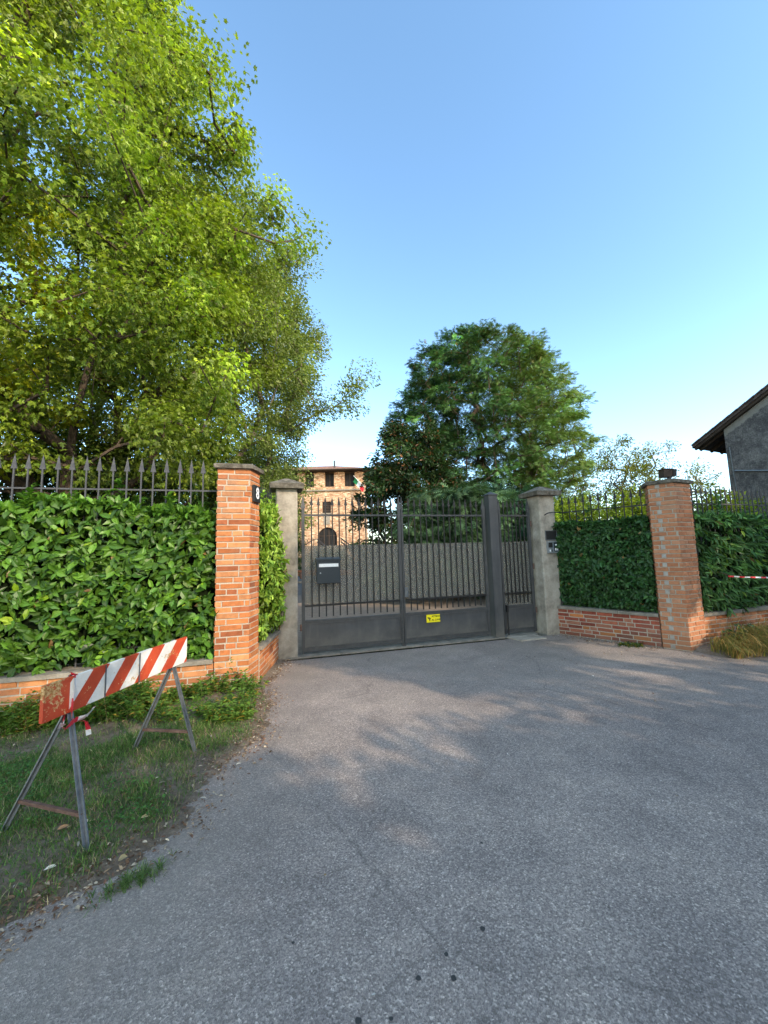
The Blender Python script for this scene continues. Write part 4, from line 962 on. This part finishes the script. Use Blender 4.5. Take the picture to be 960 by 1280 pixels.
# garden shrubs inside the courtyard, seen through the screen
for i, (x, y, z1, rr_, lab) in enumerate(((0.6, 15.0, 1.75, 1.1, 'dusky shrub behind the middle of the driveway gate'),
                                     (-4.6, 34, 1.9, 1.6, 'low green shrub at the foot of the house stairs'),
                                     (-8.2, 36, 2.3, 1.9, 'green shrub left of the house stairs'),
                                     (6.3, 13.5, 2.4, 1.4, 'dusky shrub behind the right gate column'))):
    t = thing('garden_shrub', lab, 'shrub', (x, y, 0))
    cl = crown_clumps(x, y, .2, z1, lambda f: rr_*(1-.4*f), 60, 120+i, inner=.2)
    grow([(x, y, 0), (x, y, .5), (x, y, 1.)], [c[:3] for c in cl], 'stem', M['bark'], t, .05)
    crown_mesh('crown', M['tree'], t, cl, (x, y), 100, .4, .13, .5, (.04, .08, .02), (.09, .13, .03), SMALL, seed=50+i)

# ------------------------------------------------------------------ house
def quad_window(parent, x0, x1, z0, z1, y, arch=False, deep=.5):
    m = MB(); 
    if arch:
        cx, r0 = (x0+x1)/2, (x1-x0)/2; pts = [(x0, z0), (x1, z0)] + [(cx+r0*math.cos(a), z1-r0+r0*math.sin(a)) for a in [math.pi*k/12 for k in range(13)]]
        m.add([(x, y, z) for x, z in pts], [tuple(range(len(pts)))])
    else: m.add([(x0, y, z0), (x1, y, z0), (x1, y, z1), (x0, y, z1)], [(0, 1, 2, 3)])
    return m
HY = 54.; t = thing('brick_house', 'pale brick tower house with loggia and arched door behind the gate', 'house', (-8.3, HY, 0))
hx0, hx1 = -16.2, -2.75
w_ = MB()
# wall as strips round the openings (loggia row separate)
DX0, DX1, DZ0, DZ1 = -9.2, -6.55, 2.7, 5.3; WX0, WX1, WZ0, WZ1 = -8.55, -7.35, 7.3, 8.9
zt = 10.55
def wbox(x0, x1, z0, z1): w_.box((x0, HY, z0), (x1, HY+.5, z1))
wbox(hx0, hx1, 0, DZ0); wbox(hx0, DX0, DZ0, DZ1); wbox(DX1, hx1, DZ0, DZ1); wbox(hx0, hx1, DZ1, WZ0); wbox(hx0, WX0, WZ0, WZ1); wbox(WX1, hx1, WZ0, WZ1); wbox(hx0, hx1, WZ1, zt)
# arch shoulders
cx, r0 = (DX0+DX1)/2, (DX1-DX0)/2
for sgn in (-1, 1):
    pts = [(cx+sgn*r0, DZ1-r0)] + [(cx+sgn*r0*math.cos(a), DZ1-r0+r0*math.sin(a)) for a in [math.pi/2*k/8 for k in range(1, 9)]] + [(cx+sgn*r0, DZ1)]
    n_ = len(pts); w_.add([(x, HY+.002, z) for x, z in pts] + [(x, HY+.4, z) for x, z in pts], [tuple(range(n_)), tuple(range(n_, 2*n_))] + [(i, (i+1) % n_, n_+(i+1) % n_, n_+i) for i in range(n_)])
# side and back
w_.box((hx1-.5, HY+.501, 0), (hx1, HY+11, 13.4)); w_.box((hx0, HY+.501, 0), (hx0+.5, HY+11, 13.4)); w_.box((hx0+.501, HY+10.5, 0), (hx1-.501, HY+11, 13.4))
w_.build('wall', M['house'], t)
lg = MB()
piers = [(-16.2, -15.2), (-13.9, -12.9), (-12.0, -10.9), (-9.65, -8.15), (-6.85, -5.4), (-3.95, -2.75)]
for a, b in piers: lg.box((a, HY-.15, zt+.001), (b, HY+.5, 13.0))
for a, b in zip([p[1] for p in piers[:-1]], [p[0] for p in piers[1:]]): lg.box((a, HY-.1, zt+.001), (b, HY+.3, 10.95))
lg.build('loggia', M['house'], t)
m = MB(); m.box((hx0-.1, HY-.3, zt-.18), (hx1+.1, HY-.001, zt)); m.build('string_course', M['coping'], t)
m = MB(); m.box((hx0+.2, HY+.9, zt), (hx1-.6, HY+1.0, 13.2)); m.build('loggia_recess', M['plaster'], t)
for a, b in zip([p[1] for p in piers[:-1]], [p[0] for p in piers[1:]]):
    m = quad_window(t, a+.1, b-.1, 10.96, 12.9, HY+.42); m.build('window', M['glass'], t)
    m = MB(); m.box(((a+b)/2-.06, HY+.36, 10.96), ((a+b)/2+.06, HY+.40, 12.9)); m.box((a, HY-.05, 12.9), (b, HY+.3, 13.0)); m.build('window_frame', M['wood'], t)
m = quad_window(t, WX0, WX1, WZ0, WZ1, HY+.3); ww = m.build('window', M['glass'], t)
m = MB(); 
for k in range(7): m.box((WX0, HY+.2, WZ0+.1+k*.23), (WX1, HY+.24, WZ0+.2+k*.23))
m.build('shutter', M['wood'], ww)
m = MB(); m.box((WX0-.1, HY-.08, WZ0-.14), (WX1+.1, HY-.001, WZ0)); m.build('sill', M['coping'], ww)
m = quad_window(t, DX0, DX1, DZ0, DZ1, HY+.35, True); dd = m.build('arched_door', M['glass'], t)
m = MB()
for k in range(4): m.box((DX0+.1+k*.68, HY+.28, DZ0), (DX0+.2+k*.68, HY+.32, DZ1-.5 if k in (0, 3) else DZ1-.1))
m.box((DX0, HY+.25, 4.1), (DX1, HY+.279, 4.2)); m.build('mullion', M['wood'], dd)
m = MB(); m.box((-8.35, HY-.06, 5.7), (-7.5, HY-.001, 6.9)); m.build('stone_panel', M['coping'], t)
m = MB(); e = 1.3
m.add([(hx0-e, HY-e, 13.2), (hx1+e, HY-e, 13.2), (hx1+e, HY+11+e, 13.2), (hx0-e, HY+11+e, 13.2), (-11.5, HY+5.5, 15.2), (-7.5, HY+5.5, 15.2)],
      [(0, 1, 5, 4), (1, 2, 5), (2, 3, 4, 5), (3, 0, 4)]); m.build('roof', M['tile'], t)
m = MB(); m.box((hx0-e, HY-e, 13.05), (hx1+e, HY+11+e, 13.19)); m.build('eaves', M['wood'], t)
m = MB(); m.tube([(hx0-e, HY-e-.08, 13.15), (hx1+e, HY-e-.08, 13.15)], .09, 8); m.build('gutter', M['wood'], t)
m = MB(); m.tube([(-6.9, HY+1.0, 13.6), (-6.9, HY+1.0, 14.9)], .12, 8); m.build('vent_pipe', M['bar'], t)
m = MB(); m.tube([(-3.2, HY-.1, 9.6), (-3.2, HY-.1, 5)], .06, 6); m.build('downpipe', M['plaster'], t)
# flag
t = thing('flag', 'green white and red flag hanging from a pole at the house loggia', 'flag', (-3.9, HY-.3, 11.6))
m = MB(); m.tube([(-4.1, HY-.2, 12.4), (-2.65, HY-1.6, 10.6)], .045, 6); m.build('flagpole', M['white'], t)
def flagp(i, j): 
    x = -4.05+1.35*i/3*1.0; return (x+.12*math.sin(j*1.5), HY-.3-1.2*i/3-.1*math.sin(j*2+i), 12.3-1.7*i/3-.75*j/3)
for i, mt in enumerate(('green', 'whitecloth', 'red')):
    m = MB(); vs = [flagp(i, j) for j in range(4)] + [flagp(i+1, j) for j in range(4)]; m.add(vs, [(j, j+1, 5+j, 4+j) for j in range(3)]); m.build('flag_band', M[mt], t)
# stairs to the arched door
t = thing('outdoor_staircase', 'outdoor staircase with iron handrails rising to the arched house door', 'stairs', (-5, 45, 0))
m = MB(); m.box((-9.4, 51.4, 0), (-5.6, HY-.31, 2.62)); ns = 14
for k in range(ns):
    y1 = 51.39-k*.55; z = 2.62-(k+1)*2.55/ns; xk = -5.6+k*.26
    m.box((xk-3.2+.001*k, y1-.55, 0), (xk, y1, max(z, .08)))
m.build('steps', M['coping'], t)
for side in (0, -3.1):
    m = MB()
    for hz in (1.0, .55): m.tube([(-5.7+side, 51.3, 2.62+hz), (-5.6+ns*.26+side, 51.4-ns*.55, .1+hz)], .085, 6)
    for k in range(0, ns+1, 2): m.tube([(-5.65+k*.26+side, 51.35-k*.55, 2.6-k*2.5/ns), (-5.65+k*.26+side, 51.35-k*.55, 3.6-k*2.5/ns)], .035, 5)
    m.build('handrail', M['bar'], t)
m = MB(); m.tube([(-9.3, 51.5, 3.62), (-8.3, 51.4, 3.62)], .06, 6); m.tube([(-9.3, 51.5, 2.6), (-9.3, 51.5, 3.62)], .05, 6); m.tube([(-9.3, 51.5, 3.62), (-12.2, 50.5, 1.6)], .06, 6); m.build('landing_rail', M['bar'], t)
# brick planter strip in front of the house
t = thing('brick_planter', 'long low red brick planter edge across the courtyard', 'planter', (-5, 31, 0))
m = MB(); 
P0, P1 = Vector((-9.5, 31.2, 0)), Vector((-.6, 27.8, 0)); u = (P1-P0).normalized(); nn_ = Vector((-u.y, u.x, 0))
m.frame(P0, P1-P0, nn_*.3, Vector((0, 0, .42))); m.build('planter_wall', M['brick'], t)
m.c = [(.42, .16, .09)]*len(m.c)
t.children[0].data.color_attributes['Col'].data.foreach_set('color', [x for _ in range(len(t.children[0].data.loops)) for x in (.42, .16, .09, 1)])
m = MB(); m.frame(P0-nn_*.05+Vector((0, 0, .421)), P1-P0, nn_*.4, Vector((0, 0, .06))); m.build('coping', M['coping'], t)
m = MB(); m.frame((-9, 21.8, -.02), (6.5, .2, 0), (0, .16, 0), (0, 0, .12)); tag(m.build('kerb', M['coping']), kind='structure')

# ------------------------------------------------------------------ dark gabled building at right
GD = Vector((.43, -.903, 0)).normalized(); GN = Vector((GD.y, -GD.x, 0))      # along gable; outward
if GN.dot(Vector((12.4, 14, 0))) > 0: GN = -GN
gc = Vector((12.52, 14.0, 0)); hz = 5.68; sl_ = .60; half = 5.0
t = thing('gabled_building', 'old building with dark stone gable and overhanging eaves at the right edge', 'building', gc)
m = MB()
def gcol(z, top): return (max(0, min(1, 1-(top-z)/.9)),)*3
K = 24; V = []; Fc = []
me_v = []; 
for i in range(K+1):
    s = 2*half*i/K; top = hz + sl_*min(s, 2*half-s)
    for j in range(13): 
        z = top*j/12; me_v.append((gc + GD*s + Vector((0, 0, z)), (max(0, 1-(top-z)/.8))))
Vv = np.array([tuple(a) for a, b in me_v]); Cc = np.array([(b, b, b) for a, b in me_v]); idx = np.arange(len(Vv)).reshape(K+1, 13)
q = np.stack([idx[:-1, :-1], idx[1:, :-1], idx[1:, 1:], idx[:-1, 1:]], -1).reshape(-1, 4)
B = np.array(tuple(-GN*9)); V2 = Vv+B
q3 = np.stack([idx[0, :-1], idx[0, 1:], idx[0, 1:]+len(Vv), idx[0, :-1]+len(Vv)], -1); q4 = np.stack([idx[-1, :-1], idx[-1, 1:], idx[-1, 1:]+len(Vv), idx[-1, :-1]+len(Vv)], -1)
bulk_mesh('gable_wall', np.concatenate([Vv, V2]), [q, q+len(Vv), q3, q4], np.concatenate([Cc, Cc*0]), M['gable'], t)
def rp(s, dz, out): # roof point: s along gable, out = outward of gable
    return gc + GD*s + GN*out + Vector((0, 0, hz + sl_*min(s, 2*half-s) + dz))
for (sa, sb) in ((-.95, half), (2*half+.95, half)):
    m = MB(); P8 = [rp(sa, .10, .22), rp(sb, .10, .22), rp(sb, .10, -9.3), rp(sa, .10, -9.3)]
    m.add(P8 + [p+Vector((0, 0, .09)) for p in P8], [(0, 3, 2, 1), (4, 5, 6, 7), (0, 1, 5, 4), (1, 2, 6, 5), (2, 3, 7, 6), (3, 0, 4, 7)]); m.build('roof', M['oldtile'], t)
    m = MB()
    for k in range(24):
        a = sa + (sb-sa)*k/24; b = sa+(sb-sa)*(k+1.12)/24
        m.bar(rp(a, .205, .24), rp(min(b, sb) if sb > sa else max(b, sb), .20+.02, .24), .10, .035, side=(0, 0, 1))
    m.build('verge_tiles', M['oldtile'], t)
    m = MB(); P8 = [rp(sa+(.05 if sa < 0 else -.05), .0, .16), rp(sb, .0, .16), rp(sb, .0, .02), rp(sa+(.05 if sa < 0 else -.05), .0, .02)]
    m.add(P8 + [p+Vector((0, 0, .095)) for p in P8], [(0, 3, 2, 1), (4, 5, 6, 7), (0, 1, 5, 4), (1, 2, 6, 5), (2, 3, 7, 6), (3, 0, 4, 7)]); m.build('barge_board', M['wood'], t)
for k in range(12):
    m = MB(); a = -.2-k*.75; m.bar(rp(-.9, .03, a), rp(-.001, .03, a), .09, .12); m.build('rafter', M['wood'], t)
m = MB(); pts = [gc+GD*.12+GN*.03+Vector((0, 0, 5.0)), gc+GD*.14+GN*.03+Vector((0, 0, 4.2)), gc+GD*.22+GN*.03+Vector((0, 0, 2.4))]; m.tube(pts, .022, 6)
m.build('downpipe', M['steel'], t)
m = MB(); pts = []
for i in range(13):
    k = i/12; pts.append(gc+GD*(.2+5*k)+GN*.05+Vector((0, 0, 4.12-.5*k-.6*k*(1-k))))
m.tube(pts, .022, 6); m.build('cable', M['alu'], t)

# ------------------------------------------------------------------ ground cover
def scat(n, x0, x1, y0, y1, mind=.0, prob=None):
    P = np.column_stack([rng.uniform(x0, x1, n), rng.uniform(y0, y1, n)]); d = edge_dist(P)
    wd = (P-np.array(lw_b)) @ np.array((LNrm.x, LNrm.y))      # behind the wall face if >0
    ok = (d > mind) & (wd < -.01) & ((P[:, 0] < -1.58) | (P[:, 1] < 4.5) | (d > 0.0) & (P[:, 0] > -1.5))
    P = P[ok]; d = d[ok]
    if prob is not None:
        pr2 = prob(P, d); k = rng.random(len(P)) < pr2; P = P[k]; d = d[k]
    return P, d
def gprob(P, d):
    n_ = snoise(P, 3.2, 71)+.5*snoise(P, 9, 72); return np.clip(.52+.9*n_, 0.09, 1)*np.clip((d-.09)/.22, 0, 1)
P1_, d1 = scat(330000, -5.5, -.9, .9, 5.0, .08, gprob)
h = verge_h(P1_); n_ = len(P1_)
a = rng.random(n_)*6.283; dirs = np.column_stack([np.cos(a)*.7, np.sin(a)*.7, rng.uniform(.35, 1.4, n_)])
ll = rng.uniform(.02, .065, n_)*(1+.5*snoise(P1_, 4, 73)); col = colvar(n_, (.055, .13, .025), (.14, .23, .05), .25); dry = rng.random(n_) < .18+.7*np.clip(snoise(P1_, 2.5, 74), 0, 1); col[dry] = np.array((.32, .26, .14))*np.exp(rng.normal(0, .3, (dry.sum(), 1)))
nor = np.column_stack([np.cos(a+1.57), np.sin(a+1.57), np.zeros(n_)]); nor = np.cross(dirs, nor)
V, F, C = leaves(np.column_stack([P1_, h-.004]), dirs, nor, ll, .0035, col, BLADE)
tag(bulk_mesh('grass', V, F, C, M['grass']), 'short patchy grass growing on the verge under the barrier', 'grass', kind='stuff')
# clover-like low leaves in patches
P2_, d2_ = scat(42000, -3.6, -.9, 1.2, 4.6, .1, lambda P, d: np.clip(1.3*(snoise(P, 3.6, 81)-.1), 0, 1)*np.clip((d-.15)/.2, 0, 1))
h = verge_h(P2_); n_ = len(P2_); a = rng.random(n_)*6.283
V, F, C = leaves(np.column_stack([P2_, h+rng.uniform(.003, .045, n_)]), np.column_stack([np.cos(a), np.sin(a), rng.uniform(-.1, .6, n_)]), np.column_stack([rng.normal(0, .3, (n_, 2)), np.ones(n_)]), rng.uniform(.012, .028, n_), rng.uniform(.009, .016, n_), colvar(n_, (.05, .14, .035), (.10, .22, .05), .2), OVAL)
tag(bulk_mesh('clover', V, F, C, M['grass']), 'low broad leaved weeds spreading among the verge grass', 'weeds', kind='stuff')
# tall leafy weeds along the wall foot
def weeds(name, label, P, hmax, n_leaf, L0, c1, c2, warmk=0):
    parts = []; n_ = len(P); wd_ = -((P-np.array(lw_b)) @ np.array((LNrm.x, LNrm.y))); hh = hmax*rng.uniform(.3, 1, n_)*np.clip(1.0+.5*snoise(P, 5, 95), .35, 1.5)*np.clip(.42+wd_*1.7, .42, 1.05)*np.clip(1.5-wd_*1.3, .35, 1)
    lean = rng.normal(0, .28, (n_, 2)); P3 = np.column_stack([P, verge_h(P)])
    reps = n_leaf; base = np.repeat(P3, reps, 0); H = np.repeat(hh, reps); Ln = np.repeat(lean, reps, 0); tt = rng.random(n_*reps)**.7
    pos = base + np.column_stack([Ln*(H*tt)[:, None], H*tt]); a = rng.random(n_*reps)*6.283
    dirs = np.column_stack([np.cos(a), np.sin(a), rng.uniform(-.2, .8, n_*reps)])
    ll = L0*rng.uniform(.5, 1.2, n_*reps)
    col = colvar(n_*reps, c1, c2, .25); yl = rng.random(n_*reps) < .08; col[yl] = np.array((.34, .24, .04))
    parts.append(leaves(pos, dirs, np.column_stack([rng.normal(0, .4, (n_*reps, 2)), np.ones(n_*reps)]), ll, ll*.36, col, SMALL))
    d_ = np.column_stack([lean, np.ones(n_)]); nn = np.cross(d_, rng.normal(0, 1, (n_, 3)))
    parts.append(leaves(P3, d_, nn, hh*1.04, .005, colvar(n_, (.12, .12, .04), (.18, .15, .06), .2), BLADE))
    V, F, C = merge(parts); return tag(bulk_mesh(name, V, F, C, M['grass']), label, 'weeds', kind='stuff')
nW = 2400; s = .1+rng.random(nW)**1.4*2.9; off_ = rng.random(nW)**1.2
P = np.array(lw_b)[None] + np.array(LD)[None]*(.55-s)[:, None] - np.array(LNrm)[None]*(.04+off_*(.2+.75*np.exp(-((s-.3)/.9)**2)))[:, None]
kk = (edge_dist(P) > .12) & ((P[:, 0] < -1.50) | (P[:, 1] < 4.5)); P = P[kk]; P = P[rng.random(len(P)) < np.clip(.42+1.0*snoise(P, 2.6, 91), .03, 1)]
weeds('weeds', 'thick leafy weeds at the foot of the brick wall and number pillar', P, .42, 24, .052, (.06, .14, .02), (.15, .25, .04))
# leaf litter and wood chips along the road edge
def litter(name, label, P, z, L0, pal, mat='dry', lift=.012):
    n_ = len(P); a = rng.random(n_)*6.283
    col = np.array(pal)[rng.integers(0, len(pal), n_)]*np.exp(rng.normal(0, .25, (n_, 1)))
    ll = L0*rng.uniform(.4, 1.5, n_)
    V, F, C = leaves(np.column_stack([P, z+rng.uniform(.002, lift, n_)]), np.column_stack([np.cos(a), np.sin(a), rng.normal(0, .25, n_)]), np.column_stack([rng.normal(0, .35, (n_, 2)), np.ones(n_)]), ll, ll*rng.uniform(.2, .6, n_), col, OVAL)
    return tag(bulk_mesh(name, V, F, C, M[mat]), label, 'leaf litter', kind='stuff')
PALD = [(.24, .15, .09), (.36, .26, .17), (.15, .09, .055), (.50, .41, .30), (.22, .12, .08)]
P3_, d3 = scat(60000, -3.5, -.8, .9, 5.2, -.12, lambda P, d: (np.exp(-((d-.12)/.14)**2)*.5+.03)*np.clip(.7+.8*snoise(P, 4, 96), .05, 1))
litter('leaf_litter', 'dry leaves and chips scattered along the edge of the verge', P3_, np.maximum(verge_h(P3_), -.003), .021, PALD)
# larger single leaves, verge and flank wall foot
P4 = np.concatenate([np.column_stack([rng.uniform(-2.2, -1.0, 60), rng.uniform(1.5, 3.6, 60)])]); P4 = P4[edge_dist(P4) > .0]
litter('fallen_leaf_scatter', 'larger pale fallen leaves lying on the verge grass', P4, verge_h(P4)+.012, .036, [(.45, .36, .20), (.55, .50, .42), (.30, .18, .10)])
# litter along the wall foot on the right and by the gate
def along(a, b, n, spread, n2v):
    s = rng.random(n)[:, None]; o = np.abs(rng.normal(0, spread, n))[:, None]
    return np.array(a)[None]*(1-s)+np.array(b)[None]*s + o*np.array(n2v)[None]
P5 = np.concatenate([along(rw_a, rw_b, 700, .16, tuple(-rn)), along((-1.52, 4.7), (-1.5, 5.9), 500, .10, (1, 0)), along((4.0, 5.7), (7.5, 6.2), 500, .3, (.33, -.94)), np.column_stack([rng.normal(3.0, .9, 130), rng.normal(5.6, .7, 130)])])
ok = ((P5-np.array(G0)) @ np.array(n2)) > .1; P5 = P5[ok]
litter('leaf_litter', 'dry leaves blown against the foot of the walls', P5, -.002, .022, PALD+[(.5, .47, .42)])
P6 = np.column_stack([rng.uniform(-1, 6, 170), rng.uniform(1.2, 6.0, 170)]); P6 = P6[edge_dist(P6) < 0]; P6 = P6[((P6-np.array(G0)) @ np.array(n2)) > .1]
litter('grit', 'small pale bits of grit and leaf lying on the asphalt', P6, -.002, .012, [(.5, .48, .44), (.3, .22, .13), (.6, .58, .54)])
# weed tufts at the right wall
tuft = np.concatenate([rng.normal((3.72, 6.20), (.10, .05), (60, 2))])
weeds('weeds', 'small weed tuft at the foot of the red brick wall', tuft, .16, 14, .04, (.03, .07, .02), (.07, .12, .03))
n_ = 520; q_ = rng.normal(0, 1, (n_, 2)); P = np.array((-1.225, 2.02))+q_[:, :1]*np.array((.055, .05))+q_[:, 1:]*np.array((-.014, .022))+.02*np.column_stack([np.sin(q_[:, 0]*7), np.cos(q_[:, 0]*9)])
a = rng.random(n_)*6.283
dirs = np.column_stack([np.cos(a)*.8, np.sin(a)*.8, rng.uniform(.3, 1.1, n_)])
V, F, C = leaves(np.column_stack([P, np.full(n_, -.004)]), dirs, np.cross(dirs, np.column_stack([-np.sin(a), np.cos(a), np.zeros(n_)])), rng.uniform(.02, .055, n_), .0035, colvar(n_, (.06, .13, .03), (.16, .22, .06), .25), BLADE)
tag(bulk_mesh('grass_tuft', V, F, C, M['grass']), 'lone tuft of grass growing at the broken edge of the asphalt', 'grass', kind='stuff')
# dry arching grass by the right wall
n_ = 3600; s = -.05+rng.random(n_)*4.2; o = rng.random(n_)
P = np.array((4.5, 5.72))+s[:, None]*np.array(RW)+(.05+o*(.34+.3*np.clip(s, 0, 2)/2))[:, None]*np.array(RN)
parts = []
bas = np.column_stack([P, bank_h(P)[0]]); hgt = (.22+.33*(1-o)*np.clip(s/.5, .3, 1))*rng.uniform(.6, 1.1, n_)
cen = rng.normal(0, .8, (n_, 2)); dxy = cen*.6+np.array(RN)*.7
colr = colvar(n_, (.26, .20, .07), (.14, .19, .04), .25); br = rng.random(n_) < .3; colr[br] = np.array((.42, .26, .09))*np.exp(rng.normal(0, .2, (br.sum(), 1)))
prev = bas.copy(); segs = 5
w3 = .0055; sid = unit(np.column_stack([-dxy[:, 1], dxy[:, 0], np.zeros(n_)]))
rows = []
for k in range(segs+1):
    f = k/segs; c_ = bas + np.column_stack([dxy*(hgt*1.1*f**1.5)[:, None]*.9, hgt*(1.55*f-1.25*f*f)*1.3])
    wd = w3*(1-f*.85); rows.append(c_-sid*wd); rows.append(c_+sid*wd)
V = np.stack(rows, 1).reshape(-1, 3); C = np.repeat(colr, 2*(segs+1), 0); b_ = (np.arange(n_)*2*(segs+1))[:, None]
F = [np.concatenate([b_+np.array([[2*k, 2*k+1, 2*k+3, 2*k+2]]) for k in range(segs)])]
tag(bulk_mesh('dry_grass', V, F, C, M['grass']), 'arching half dry long grass along the right wall foot', 'grass', kind='stuff')
# ivy
n_ = 420; P = np.array((4.78, 5.82))+rng.random(n_)[:, None]*1.1*np.array(RW)+rng.random(n_)[:, None]*.22*np.array(RN)
s_ = (P-np.array((4.78, 5.82))) @ np.array(RW); z = .05+rng.random(n_)*(.22+.1*np.sin(s_*6))
V, F, C = leaves(np.column_stack([P, z]), np.column_stack([rng.normal(0, .5, (n_, 2))+np.array(RN)*.5, rng.normal(-.1, .3, n_)]), np.column_stack([np.tile(np.array(RN), (n_, 1))*.6+rng.normal(0, .3, (n_, 2)), np.ones(n_)*.6]), rng.uniform(.04, .075, n_), rng.uniform(.035, .06, n_), colvar(n_, (.02, .055, .02), (.05, .10, .03), .3), MAPLE)
tag(bulk_mesh('ivy', V, F, C, M['laurel']), 'dark ivy on the low wall beside the dry grass', 'ivy')
# dark gum spots on the asphalt
m = MB()
for x, y, r0 in ((.35, 1.737, .012), (.078, 1.559, .011), (.203, 1.556, .012), (-.127, 1.436, .013), (.19, 1.64, .009), (-.02, 1.44, .008), (.46, 2.2, .008), (-.4, 1.7, .007)):
    ps = [(x+r0*random.uniform(.7, 1.1)*math.cos(a), y+r0*random.uniform(.7, 1.1)*math.sin(a), -.0015) for a in [k*6.283/9 for k in range(9)]]
    m.add(ps, [tuple(range(9))])
tag(m.build('road_stain', M['stain']), 'small dark gum spots trodden into the near asphalt', 'stain', kind='stuff')

# ------------------------------------------------------------------ distant trees closing the view
cl = []; r = np.random.default_rng(5)
for i in range(420):
    x = r.uniform(-110, 120); cl.append((x, 95+r.uniform(-3, 3), r.uniform(.5, 6+1.5*math.sin(x*.13)+math.sin(x*.37)), 1.))
o = crown_mesh('woodland', M['tree'], None, cl, (0, 95), 26, 2.6, .9, .7, (.03, .055, .02), (.07, .10, .03), SMALL, seed=77)
tag(o, 'far belt of trees beyond the courtyard and houses', 'woodland', kind='stuff')
# unseen trees and shrubs added behind the viewpoint to cast dappled shade
def shade_plant(x, y, z0, z1, rad, n, lab, seed, per=70, size=.75):
    t = thing('added_shade_plant', lab, 'tree', (x, y, 0), 'added shade trees behind the viewpoint' if 'shrub' not in lab else 'added shade shrubs behind the viewpoint')
    cl = crown_clumps(x, y, z0, z1, lambda f: rad*math.sin(math.pi*min(1, .18+f*.75))**.6, n, seed, inner=.3)
    grow([(x, y, 0), (x, y, 1.5), (x, y, 3), (x, y, max(3.6, z0+1))], [c[:3] for c in cl], 'trunk', M['bark'], t, .2)
    crown_mesh('crown', M['tree'], t, cl, (x, y), per, size, .22, .6, (.07, .12, .02), (.15, .2, .03), SMALL, seed=seed)
sH = Vector((math.sin(az), math.cos(az))); sP = Vector((-math.cos(az), math.sin(az)))
def behind_view(perp, along): q = sP*perp + sH*along; return q.x, q.y
for i, (pe, al, z0, z1, rad, n, per) in enumerate((
        (-.8, 9.9, .3, 8.0, 2.7, 150, 70), (5.9, 9.9, 6.5, 9.6, 2.4, 130, 70), (10.2, 9.6, .3, 7.4, 2.1, 120, 65), (-4.8, 10.4, .3, 7.6, 2.4, 90, 60), (13.6, 9.8, .3, 7.7, 2.2, 80, 60))):
    x, y = behind_view(pe, al); per = int(per*2.2)
    shade_plant(x, y, z0, z1, rad, n, ['rounded shade tree added behind the viewpoint', 'high crowned shade tree added behind the viewpoint', 'bushy shade tree added behind the viewpoint', 'leftmost shade tree added behind the viewpoint', 'farthest shade tree added behind the viewpoint'][i], 200+i, per)
for i, (pe, h_) in enumerate(((2.3, 5.5), (4.1, 4.85), (6.0, 4.35), (7.9, 4.35))):
    x, y = behind_view(pe, 9.6)
    shade_plant(x, y, .2, h_, 1.75, 110, 'bushy shrub added between the shade trees behind the viewpoint', 230+i, 150)
